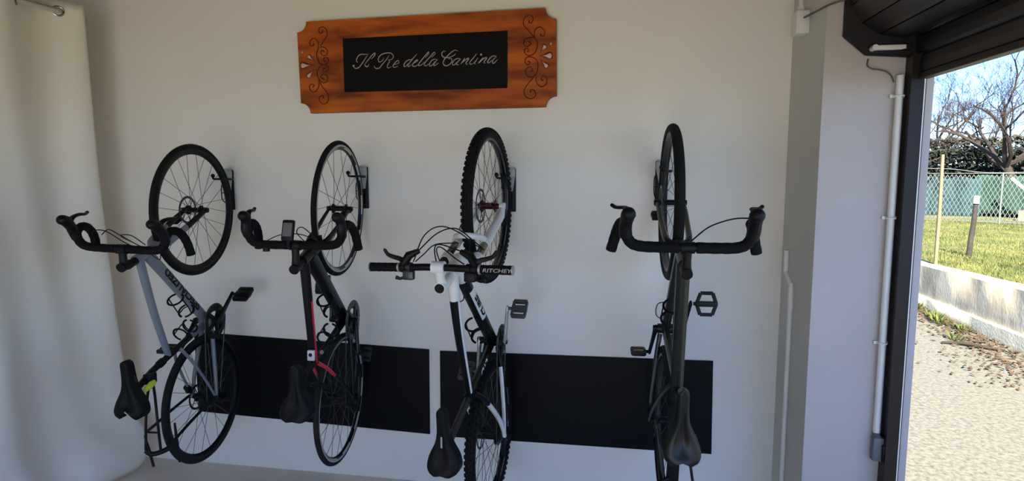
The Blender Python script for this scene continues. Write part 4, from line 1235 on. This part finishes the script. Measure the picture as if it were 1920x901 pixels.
wheel('front_wheel', b3, P3(WB, 0), 0.362, 0.0245, 0.018, 0.028, 'gloss_black', 'rubber', 32, rotor=0.082, rotor_s=-1, mt_hub='hub_red', hub_r=0.02, knobs=True, decals=True, turn=0.0)
wheel('rear_wheel', b3, P3(0, 0), 0.362, 0.0245, 0.018, 0.028, 'gloss_black', 'rubber', 32, hub_w=0.06, rotor=0.08, rotor_s=-1, mt_hub='black', hub_r=0.02, knobs=True, decals=True, cassette=True, turn=0.4)
caliper(b3, P3(1.075, 0.075, -0.078), 0.026, ang=-1.2)
caliper(b3, P3(0.055, 0.045, -0.080), 0.026, ang=0.6)

# ================================================================== bicycle 4: olive-grey gravel bike
b4 = bike_root('olive-grey drop-bar gravel bike seen end-on, nearest the doorway', (0.219, -0.392, 0.6196), (0.219, -0.392, 1.640), -0.0367, BG)
WB = 1.020
BB = (0.425, -0.065)
STt = P3(0.300, 0.40)
HTb, HTt = P3(0.862, 0.345), P3(0.815, 0.500)
fr = MB()
fr.tube([P3(*BB), P3(0.37, 0.14), P3(0.32, 0.33), STt], [0.017, 0.0165, 0.0165, 0.0165], 16)
fr.cyl(P3(BB[0], BB[1], -0.036), P3(BB[0], BB[1], 0.036), 0.023, 20)
f4 = fr.obj('frame', 'green_grey', b4)
MB().tube([HTb, HTb.lerp(HTt, 0.5), HTt], [0.025, 0.0215, 0.0225], 18).obj('head_tube', 'green_grey', f4)
frame_tube(f4, 'top_tube', P3(0.818, 0.478), P3(0.306, 0.390), 0.0265, 0.0240, 'green_grey', n=18)
frame_tube(f4, 'down_tube', P3(0.845, 0.385), P3(0.435, -0.05), 0.021, 0.021, 'green_grey')
for s in (-1, 1):
    frame_tube(f4, 'chain_stay', P3(0.40, -0.06, s * 0.024), P3(0.0, 0.0, s * 0.070), 0.0115, 0.008, 'green_grey', bend=[P3(0.30, -0.045, s * 0.040), P3(0.12, -0.012, s * 0.064)])
    frame_tube(f4, 'seat_stay', P3(0.305, 0.365, s * 0.016), P3(0.0, 0.0, s * 0.070), 0.0085, 0.0065, 'green_grey', bend=[P3(0.23, 0.27, s * 0.044), P3(0.10, 0.11, s * 0.064)])
MB().cyl(HTt, P3(0.805, 0.535), 0.0185, 16).obj('headset_spacer', 'black', f4)
fko = MB().tube([HTb, P3(0.870, 0.325)], [0.025, 0.027], 16).obj('fork', 'green_grey', b4)
for s in (-1, 1):
    MB().tube(crom([P3(0.868, 0.325, s * 0.018), P3(0.886, 0.292, s * 0.044), P3(0.930, 0.19, s * 0.052), P3(0.985, 0.08, s * 0.057), P3(WB, 0.0, s * 0.058)], 6), [0.015 - 0.007 * i / 24 for i in range(25)], 12).obj('fork_leg', 'green_grey', fko)
    MB().cyl(P3(WB, 0, s * 0.046), P3(WB, 0, s * 0.072), 0.012, 14).obj('dropout', 'black', fko)
C4 = (0.888, 0.575)
MB().cyl(P3(0.806, 0.530), P3(0.790, 0.580), 0.021, 16).tube([P3(0.798, 0.556), P3(0.84, 0.565), P3(*C4)], [0.0185, 0.0155, 0.017], 14).cyl(P3(C4[0], C4[1], -0.024), P3(C4[0], C4[1], 0.024), 0.0215, 16).obj('stem', 'black', b4)
drop_bar(b4, C4, half=0.222, flare=0.024, turn=-0.005, rt=0.0205, hood=1.5, lever_out=0.035)
cable(b4, [P3(1.000, 0.63, 0.205), P3(0.995, 0.60, 0.15), P3(0.965, 0.56, 0.08), P3(0.92, 0.52, 0.035), P3(0.88, 0.46, 0.012)], 0.0028)
cable(b4, [P3(0.895, 0.58, 0.09), P3(0.905, 0.58, 0.04), P3(0.90, 0.56, -0.02), P3(0.88, 0.48, -0.02)])
cable(b4, [P3(0.895, 0.58, -0.09), P3(0.905, 0.585, -0.03), P3(0.90, 0.56, 0.03), P3(0.86, 0.40, 0.03)])
cable(b4, [P3(0.60, 0.16, -0.03), P3(0.585, 0.15, -0.06), P3(0.53, 0.11, -0.06), P3(0.50, 0.07, -0.03)])
MB().tube([STt, P3(0.255, 0.54)], [0.0145, 0.0140], 14).cyl(P3(0.306, 0.375), P3(0.294, 0.418), 0.019, 14).box(tuple(P3(0.225, 0.535, 0.022)), tuple(P3(0.285, 0.565, -0.022)), bev=0.004).obj('seatpost', 'black', b4)
saddle(b4, 0.368, 0.075, 0.612, 0.150, notch=0.02, groove=0.016, mt='saddle_gloss', nw=0.021)
crankset(b4, BB, 0.58, 0.085, 'black', 'black', q=0.066, s0=0.018)
pedal(b4, BB, 0.58, 1, 0.0, q=0.070, style='cage', L=0.098, W=0.086, s0=0.018)
pedal(b4, BB, 0.58, -1, PI / 2, q=0.062, style='platform', L=0.085, W=0.072, s0=0.018, T=0.020, mt2='tan')
chain(b4, BB, 0.087, 0.046)
derailleur(b4, 0.060)
bottle_cage(b4, P3(0.53, 0.055), P3(0.61, 0.14), (-1, 0, 1))
wheel('front_wheel', b4, P3(WB, 0), 0.350, 0.0225, 0.020, 0.028, 'dark_alloy', 'rubber', 28, rotor=0.078, rotor_s=-1)
wheel('rear_wheel', b4, P3(0, 0), 0.350, 0.0225, 0.020, 0.028, 'dark_alloy', 'rubber', 28, hub_w=0.058, rotor=0.075, rotor_s=-1, cassette=True)
caliper(b4, P3(0.965, 0.05, -0.070), 0.025, ang=-1.1)
caliper(b4, P3(0.055, 0.04, -0.074), 0.025, ang=0.5)
ff = MB().lathe([(0.362, -0.024), (0.366, -0.012), (0.367, 0.0), (0.366, 0.012), (0.362, 0.024), (0.3605, 0.024), (0.364, 0.012), (0.365, 0), (0.364, -0.012), (0.3605, -0.024)], 'y', n=40, a0=1.0, a1=2.75)
mg = ff.obj('mudguard', 'black', b4)
MB().tube(crom([P3(0.0, 0.0, 0.078), P3(-0.06, 0.22, 0.082), P3(-0.11, 0.385, 0.078), P3(-0.135, 0.43, 0.083), P3(-0.185, 0.435, 0.108), P3(-0.235, 0.40, 0.118)], 6), 0.006, 8).obj('rack_rail', 'dark_alloy', b4)
MB().tube([P3(-0.104, 0.350, -0.018), P3(-0.106, 0.375, -0.050), P3(-0.108, 0.40, -0.085), P3(-0.10, 0.40, -0.100)], [0.008, 0.008, 0.006, 0.004], 8).obj('mudguard_stay', 'black', mg)

# hooks on the wall, one behind each front wheel
hanger('black bike hook bracket behind front wheel of grey road bike', -2.225, 1.690, 0.039, -0.186, 0.339)
hanger('black bike hook bracket behind front wheel of black road bike', -1.404, 1.705, 0.008, -0.187, 0.336)
hanger('black bike hook bracket behind front wheel of white mountain bike', -0.575, 1.695, -0.028, -0.178, 0.36)
hanger('black bike hook bracket behind front wheel of olive-grey bike', 0.196, 1.730, 0.012, -0.170, 0.347)

# ------------------------------------------------------------------ outside the doorway
def nodes_mat(name):
    m = bpy.data.materials.new(name)
    m.use_nodes = True
    return m, m.node_tree.nodes, m.node_tree.links, m.node_tree.nodes['Principled BSDF']


# courtyard: pale coarse gravel concrete
m, n, l, b = nodes_mat('courtyard_gravel')
tc = n.new('ShaderNodeTexCoord')
vo = n.new('ShaderNodeTexVoronoi')
vo.inputs['Scale'].default_value = 28
l.new(tc.outputs['Object'], vo.inputs['Vector'])
nz = n.new('ShaderNodeTexNoise')
nz.inputs['Scale'].default_value = 30
nz.inputs['Detail'].default_value = 8
nz.inputs['Roughness'].default_value = 0.75
l.new(tc.outputs['Object'], nz.inputs['Vector'])
r = n.new('ShaderNodeValToRGB')
r.color_ramp.elements[0].position = 0.34
r.color_ramp.elements[0].color = rgb(62, 60, 54)
r.color_ramp.elements[1].position = 0.56
r.color_ramp.elements[1].color = rgb(104, 104, 96)
l.new(nz.outputs[0], r.inputs[0])
l.new(r.outputs[0], b.inputs['Base Color'])
b.inputs['Roughness'].default_value = 0.95
bp = n.new('ShaderNodeBump')
bp.inputs['Strength'].default_value = 0.25
bp.inputs['Distance'].default_value = 0.01
l.new(vo.outputs['Distance'], bp.inputs['Height'])
l.new(bp.outputs[0], b.inputs['Normal'])
M['gravel'] = m
M['lawn'] = mat('lawn_turf', rgb(101, 101, 56), 0.95, col2=rgb(66, 75, 33), scale=2.6, bump=0.5, bscale=25)
M['grass'] = mat('grass_blade', rgb(107, 107, 57), 0.8, col2=rgb(64, 78, 32), scale=1.5)
M['low_wall'] = mat('low_wall_concrete', rgb(206, 196, 168), 0.92, col2=rgb(146, 138, 116), scale=3.0, bump=0.35, bscale=30, stretch=(1, 1, 0.6))
M['footing'] = mat('low_wall_footing', rgb(226, 219, 186), 0.92, var=0.2, scale=7, bump=0.3, bscale=40)
M['leaf_dry'] = mat('dry_leaf', rgb(80, 63, 43), 0.9, col2=rgb(53, 40, 27), scale=20)
M['weed'] = mat('weed_leaf', rgb(75, 86, 28), 0.8, col2=rgb(52, 63, 20), scale=10)
M['bark'] = mat('bare_bark', rgb(49, 41, 35), 0.9, var=0.3, scale=10)
M['bark_pale'] = mat('pale_bark', rgb(69, 61, 55), 0.9, var=0.3, scale=10)
M['hedge'] = mat('hedge_leaf', rgb(35, 43, 28), 0.8, col2=rgb(17, 24, 15), scale=2.0)
M['hedge_twig'] = mat('dry_hedge_leaf', rgb(71, 70, 53), 0.85, col2=rgb(46, 48, 33), scale=3.0)
M['wire'] = mat('galvanised_wire', rgb(113, 119, 115), 0.5, 0.3)
M['timber'] = mat('weathered_timber', rgb(119, 104, 80), 0.9, var=0.2, scale=12)
M['post'] = mat('old_post', rgb(53, 49, 45), 0.9, var=0.4, scale=20)
M['post_cap'] = mat('post_cap', rgb(119, 123, 120), 0.6)
M['teal'] = mat('teal_cloth', rgb(25, 60, 67), 0.85, var=0.25, scale=1.5)
M['green'] = mat('green_cloth', rgb(17, 56, 43), 0.85, var=0.25, scale=1.5)
M['far_wall'] = mat('far_concrete', rgb(109, 108, 101), 0.9, var=0.15, scale=2)

g = MB().box((1.21, -60, -0.3), (3.95, 70, 0.0))
struct('ground_courtyard', g, 'gravel')
g = MB().box((-60, -60, -0.3), (1.21, FRONT, -0.01)).box((-60, 0.22, -0.3), (1.21, 70, -0.01)).box((-60, FRONT, -0.3), (LEFT - 0.2, 0.22, -0.01))
struct('ground_outer', g, 'gravel')
# raised garden: retaining wall with footing, lawn behind
lw = thing('retaining_wall', 'low weathered concrete garden wall across the pale gravel yard', 'garden wall', (3.9, 4.5, 0))
mb = MB()
def rough_wall(mb, x0, x1, ys, zlo, zhi, seed=0.0):
    """a wall strip with uneven faces: corner loops along y"""
    k = len(ys)
    vs = []
    for i, y in enumerate(ys):
        a, b_ = zlo(y), zhi(y)
        j = lambda s: 0.012 * noise.noise(Vector((y * 2.3, s, seed)))
        vs += [(x0 + j(1), y, a), (x0 + j(2), y, (a + b_) / 2), (x0 + j(3) + 0.004, y, b_ - 0.012), (x0 + 0.02, y, b_ + j(4) * 0.6), (x1, y, b_ + j(5) * 0.6), (x1, y, a)]
    fs = []
    for i in range(k - 1):
        for q in range(6):
            fs.append((i * 6 + q, (i + 1) * 6 + q, (i + 1) * 6 + (q + 1) % 6, i * 6 + (q + 1) % 6))
    mb.add(vs, fs)
    return mb
ys = [-12 + i * 0.25 for i in range(160)]
ztop = lambda y: 0.735 - 0.035 * y if y < 6 else 0.525
rough_wall(mb, 0.0, 0.22, [y - 4.5 for y in ys], lambda y: -0.1, lambda y: ztop(y + 4.5))
mb.obj('wall_body', 'low_wall', lw, angle=50)
mb = MB()
rough_wall(mb, -0.035, 0.02, [y - 4.5 for y in ys], lambda y: -0.1, lambda y: 0.215 - 0.012 * (y + 4.5), 5.0)
mb.obj('footing', 'footing', lw, angle=50)
lawn = MB()
NX, NY = 40, 50
vs = []
for i in range(NX + 1):
    for j in range(NY + 1):
        x = 4.1 + 56 * (i / NX) ** 1.8
        y = -20 + 90 * j / NY
        z = 0.535 + 0.03 * noise.noise(Vector((x * 0.6, y * 0.6, 0))) + (max(0, 0.14 - 0.03 * max(0, y)) if x < 6 else 0) * 0.6
        vs.append((x, y, z))
lawn.add(vs, [(i * (NY + 1) + j, (i + 1) * (NY + 1) + j, (i + 1) * (NY + 1) + j + 1, i * (NY + 1) + j + 1) for i in range(NX) for j in range(NY)])
struct('ground_lawn', lawn, 'lawn', smooth=True)
# grass blades where the lawn shows between wall and fence
gb = MB()
vs, fs = [], []
for i in range(22000):
    d = 7.6 + 10.5 * random.random() ** 1.4
    a = math.radians(23 + random.random() * 8.5)
    x, y = d * math.sin(a), d * math.cos(a) - 3.25
    if x < 4.16 or y > 13.2 - 0.55 * (x - 7.0):
        continue
    z = 0.53 + 0.03 * noise.noise(Vector((x * 0.6, y * 0.6, 0)))
    h = random.uniform(0.02, 0.065)
    w_ = random.uniform(0.004, 0.009)
    r_ = random.random() * 2 * PI
    dx, dy = math.cos(r_) * w_, math.sin(r_) * w_
    lx, ly = random.uniform(-0.03, 0.03), random.uniform(-0.03, 0.03)
    o = len(vs)
    vs += [(x - dx, y - dy, z), (x + dx, y + dy, z), (x + lx, y + ly, z + h)]
    fs.append((o, o + 1, o + 2))
gb.add(vs, fs)
go = gb.obj('lawn_grass', 'grass', None, smooth=False)
tag(go, 'short yellow-green grass growing on the raised lawn behind the low wall', 'grass', kind='stuff')
# dry leaves and weeds along the wall's foot
dl = MB()
vs, fs = [], []
for i in range(1500):
    y = 2.2 + random.random() * 3.6
    x = 3.86 - abs(random.gauss(0, 0.16)) * (1.0 + 0.9 * max(0, 4.6 - y))
    if x < 2.6:
        continue
    s_ = random.uniform(0.012, 0.035)
    r_ = random.random() * 2 * PI
    c = Vector((x, y, 0.006 + random.random() * 0.02))
    e1 = Vector((math.cos(r_), math.sin(r_), random.uniform(-0.3, 0.3))) * s_
    e2 = Vector((-math.sin(r_), math.cos(r_), random.uniform(-0.3, 0.3))) * s_ * 0.5
    o = len(vs)
    vs += [c - e1, c + e2, c + e1 + Vector((0, 0, s_ * 0.3)), c - e2]
    fs += [(o, o + 1, o + 2), (o, o + 2, o + 3)]
dl.add(vs, fs)
tag(dl.obj('dry_leaves', 'leaf_dry', smooth=False), 'brown dry leaves lying along the foot of the low wall', 'leaves', kind='stuff')
wd = MB()
vs, fs = [], []
for cx, cyy, n_ in ((3.72, 4.75, 60), (3.66, 4.5, 40), (3.74, 4.2, 30), (3.78, 5.3, 24), (3.45, 3.75, 24)):
    for i in range(n_):
        r_ = random.random() * 2 * PI
        d = random.random() * 0.10
        x, y = cx + math.cos(r_) * d * 0.7, cyy + math.sin(r_) * d * 1.4
        h = random.uniform(0.03, 0.11)
        e = Vector((math.cos(r_ + 1.5), math.sin(r_ + 1.5), 0)) * random.uniform(0.006, 0.016)
        tp = Vector((x + math.cos(r_) * h * 0.7, y + math.sin(r_) * h * 0.7, h))
        c = Vector((x, y, 0.0))
        mdl = c.lerp(tp, 0.55) + Vector((0, 0, 0.012))
        o = len(vs)
        vs += [c, mdl - e, tp, mdl + e]
        fs += [(o, o + 1, o + 2), (o, o + 2, o + 3)]
wd.add(vs, fs)
tag(wd.obj('weeds', 'weed', smooth=False), 'yellow-green weeds sprouting at the foot of the low wall', 'weeds', kind='stuff')
st_ = MB().tube(crom([(3.28, 3.62, 0.015), (3.45, 3.56, 0.03), (3.60, 3.45, 0.028), (3.74, 3.40, 0.015)], 4), [0.014] * 4 + [0.018] * 5 + [0.012] * 4, 7)
tag(st_.obj('fallen_stick', 'bark'), 'dark fallen stick among dry leaves at the wall foot', 'stick')

# posts
tp = thing('timber_stake', 'tall pale timber stake standing just behind the low wall', 'stake', (4.108, 5.665, 0.5))
MB().tube([(0, 0, -0.1), (0.0, 0.0, 0.7), (-0.012, 0, 1.47)], [0.022, 0.021, 0.020], 8, pw=0.7).obj('stake', 'timber', tp)
sp = thing('old_post', 'short dark lawn post with a pale cap in front of the mesh fence', 'post', (4.893, 6.457, 0.52))
MB().tube([(0, 0, -0.1), (0.012, 0, 0.3), (0.03, 0, 0.5), (0.036, 0, 0.82)], [0.038, 0.034, 0.032, 0.030], 10).obj('shaft', 'post', sp)
MB().tube([(0.036, 0, 0.78), (0.036, 0, 0.89)], [0.045, 0.042], 10).obj('cap', 'post_cap', sp)

# mesh fence
FA, FB = Vector((6.30, 13.67, 0.55)), Vector((9.77, 11.62, 0.55))
fn = thing('mesh_fence', 'diamond wire mesh fence across the far side of the lawn', 'fence', FA)
FD = FB - FA
FL = FD.length
FDn = FD.normalized()
FH = 1.12
mm = MB()
cell = 0.083
nw = int(FL / cell)
for i in range(nw):
    for s in (0, 1):
        p = []
        rows = int(FH / (cell))
        for j in range(rows + 1):
            off = (0.5 if (j + s) % 2 else -0.5) * cell * 0.96
            p.append(FDn * (i * cell + cell / 2 + off * 0.5 + s * cell * 0.5) + Vector((0, 0, 0.02 + j * cell)))
        mm.tube(p, 0.0068, 4, caps=False)
mo = mm.obj('wire_mesh', 'wire', fn, smooth=False)
mo['kind'] = 'stuff'
for z in (0.03, FH + 0.01):
    MB().tube([Vector((0, 0, z)), FDn * FL + Vector((0, 0, z))], 0.007, 6).obj('line_wire', 'wire', fn)
MB().tube(crom([Vector((0, 0, FH + 0.12)), FDn * 1.4 + Vector((0, 0, FH + 0.12)), FDn * 2.2 + Vector((0, 0, FH + 0.03)), FDn * 3.2 + Vector((0, 0, FH + 0.05)), FDn * FL + Vector((0, 0, FH + 0.10))], 5), 0.007, 6).obj('slack_wire', 'wire', fn)
for t in (0.02, 0.62, 0.98):
    MB().cyl(FD * t + Vector((0, 0, -0.1)), FD * t + Vector((0, 0, FH + 0.02)), 0.018, 10).obj('post', 'wire', fn)

# windbreak cloths, brace and low far wall behind the fence
def cloth(name, p0, p1, z0, z1, mt, label):
    p0, p1 = Vector(p0 + (0,)), Vector(p1 + (0,))
    vs = []
    nrm = Vector((-(p1 - p0).y, (p1 - p0).x, 0)).normalized()
    for i in range(25):
        for j in range(9):
            q = p0.lerp(p1, i / 24) + nrm * (0.06 * math.sin(i * 0.9) * (j / 8) + 0.03 * math.sin(i * 2.1 + j))
            vs.append((q.x, q.y, z0 + (z1 - z0) * j / 8 + (0.03 * math.sin(i * 0.8) if j == 8 else 0)))
    o = MB().add(vs, [(i * 9 + j, (i + 1) * 9 + j, (i + 1) * 9 + j + 1, i * 9 + j + 1) for i in range(24) for j in range(8)]).obj(name, mt, None, angle=180)
    md = o.modifiers.new('thickness', 'SOLIDIFY')
    md.thickness = 0.01
    return tag(o, label, 'windbreak')
cloth('windbreak_cloth', (7.7, 15.6), (9.25, 14.75), 0.50, 1.56, 'teal', 'teal-blue windbreak cloth behind the left part of the mesh fence')
cloth('windbreak_cloth', (9.2, 15.0), (11.4, 13.4), 0.62, 1.60, 'green', 'dark green windbreak cloth behind the right part of the mesh fence')
br = MB().tube([(9.50, 14.0, 1.56), (9.95, 13.75, 1.05), (10.1, 13.66, 0.88)], 0.045, 8, pw=0.6)
tag(br.obj('diagonal_brace', 'post_cap'), 'pale diagonal brace leaning against the green windbreak', 'brace')
fw = MB()
rough_wall(fw, 0, 0.2, [i * 0.5 for i in range(14)], lambda y: 0.3, lambda y: 0.78, 9.0)
fo = fw.obj('far_low_wall', 'far_wall', None, angle=50)
fo.location = (9.6, 13.75, 0)
fo.rotation_euler = (0, 0, -2.15)
tag(fo, 'pale low concrete edge beyond the mesh fence', 'garden wall')

# hedge behind
def hedge(name, p0, p1, z0, z1, th, nleaf, mt, label, size=0.09):
    p0, p1 = Vector(p0 + (0,)), Vector(p1 + (0,))
    d = p1 - p0
    nrm = Vector((-d.y, d.x, 0)).normalized()
    vs, fs = [], []
    for i in range(nleaf):
        u = random.random()
        top = z1 + 0.25 * noise.noise(Vector((u * 14, 1, 0))) + 0.10 * noise.noise(Vector((u * 50, 4, 0)))
        z = z0 + (top - z0) * (1 - random.random() ** 1.6)
        off = th * (random.random() - 0.5) * (1 - 0.4 * (z - z0) / (top - z0))
        c = p0 + d * u + nrm * off + Vector((0, 0, z))
        s_ = size * random.uniform(0.6, 1.3)
        a = Vector((random.gauss(0, 1), random.gauss(0, 1), random.gauss(0, 1))).normalized()
        b_ = a.orthogonal().normalized()
        o = len(vs)
        vs += [c - a * s_, c + b_ * s_ * 0.45, c + a * s_, c - b_ * s_ * 0.45]
        fs.append((o, o + 1, o + 2, o + 3))
    o = MB().add(vs, fs).obj(name, mt, None, smooth=False)
    return tag(o, label, 'hedge')
hedge('hedge', (6.9, 17.6), (12.6, 14.4), 0.5, 2.30, 1.0, 9000, 'hedge', 'dark green hedge behind the mesh fence and windbreak')
hedge('hedge', (7.2, 18.9), (13.4, 15.6), 1.3, 2.68, 0.8, 9000, 'hedge_twig', 'pale dry twiggy hedge rising behind the dark hedge', 0.075)
# a core so that no daylight shows through the foot of the hedge
core = MB()
pa, pb_, nn_ = Vector((6.9, 17.9)), Vector((12.6, 14.7)), 20
vs = []
for i in range(nn_ + 1):
    q = pa.lerp(pb_, i / nn_)
    for dx, zz in ((-0.25, 0.4), (-0.2, 1.8 + 0.15 * noise.noise(Vector((i * 0.7, 0, 3)))), (0.2, 1.85 + 0.15 * noise.noise(Vector((i * 0.7, 0, 3)))), (0.25, 0.4)):
        vs.append((q.x + dx * 0.5, q.y + dx, zz))
core.add(vs, [(i * 4 + j, (i + 1) * 4 + j, (i + 1) * 4 + j + 1, i * 4 + j + 1) for i in range(nn_) for j in range(3)])
hc = core.obj('hedge_core', 'hedge', bpy.data.objects['hedge'], smooth=True)


# bare trees
def bare_tree(loc, h, spread, label, mt, seed, lean=(0, 0), levels=5, trunk_r=0.16, first=0.35, nmain=7):
    rnd = random.Random(seed)
    root = thing('bare_tree', label, 'tree', loc, 'bare winter trees beyond the fence')
    tr = MB()
    th = h * first
    tpts = [Vector((0, 0, -0.2)), Vector((lean[0] * 0.3, lean[1] * 0.3, th * 0.5)), Vector((lean[0], lean[1], th))]
    tr.tube(crom(tpts, 4), [trunk_r * (1 - 0.45 * i / 8) for i in range(9)], 10)
    tr.obj('trunk', mt, root)
    twigs = MB()

    def grow(mb, p, d, ln, r, lv):
        n = 4 if lv < 3 else 3
        pts = [p.copy()]
        q = p.copy()
        dd = d.copy()
        for i in range(n):
            dd = (dd + Vector((rnd.gauss(0, 0.16), rnd.gauss(0, 0.16), rnd.gauss(0.07, 0.12)))).normalized()
            q = q + dd * (ln / n)
            pts.append(q.copy())
        mb.tube(pts, [max(0.003, r * (1 - 0.5 * i / n)) for i in range(n + 1)], 5 if lv < 3 else 3, caps=False)
        if lv >= levels:
            return
        nb = rnd.choice((2, 3)) if lv < 2 else rnd.choice((3, 4))
        for i in range(nb):
            f = 0.35 + 0.65 * (i + rnd.random()) / nb
            k = min(n - 1, int(f * n))
            bp_ = pts[k].lerp(pts[k + 1], f * n - k if f * n - k <= 1 else 1)
            ax = dd.orthogonal().normalized()
            ax.rotate(Matrix.Rotation(rnd.random() * 2 * PI, 3, dd))
            nd = (dd * math.cos(0.7) + ax * math.sin(rnd.uniform(0.5, 0.95))).normalized()
            nd.z += 0.12
            grow(twigs if lv + 1 >= 2 else mb, bp_, nd.normalized(), ln * rnd.uniform(0.5, 0.74), r * 0.46, lv + 1)
    top = Vector((lean[0], lean[1], th))
    for i in range(nmain):
        a = 2 * PI * i / nmain + rnd.uniform(-0.3, 0.3)
        el = rnd.uniform(0.35, 1.15)
        d = Vector((math.cos(a) * math.cos(el) * spread, math.sin(a) * math.cos(el) * spread, math.sin(el))).normalized()
        bm_ = MB()
        grow(bm_, top - Vector((0, 0, th * 0.15 * rnd.random())), d, (h - th) * rnd.uniform(0.50, 0.66), trunk_r * 0.36, 1)
        bm_.obj('branch', mt, root)
    to = twigs.obj('twigs', mt, root)
    to['kind'] = 'stuff'
    return root


bare_tree((10.15, 14.8, 0.5), 4.6, 1.25, 'big bare tree with arching dark branches at the right edge of the doorway view', 'bark', 11, lean=(-0.30, 0.1), levels=6, trunk_r=0.17, first=0.30, nmain=8)
bare_tree((10.6, 20.3, 0.5), 4.7, 1.1, 'small bare tree at the left edge of the doorway view', 'bark', 5, levels=6, trunk_r=0.13, first=0.42, nmain=8)
bare_tree((13.6, 23.0, 0.5), 4.6, 0.9, 'pale bare tree in the gap between the other two trees', 'bark_pale', 23, levels=5, trunk_r=0.10, first=0.35, nmain=7)
bare_tree((15.3, 19.4, 0.5), 6.6, 0.4, 'tall slender bare tree behind the big tree', 'bark_pale', 31, levels=4, trunk_r=0.12, first=0.3, nmain=9)
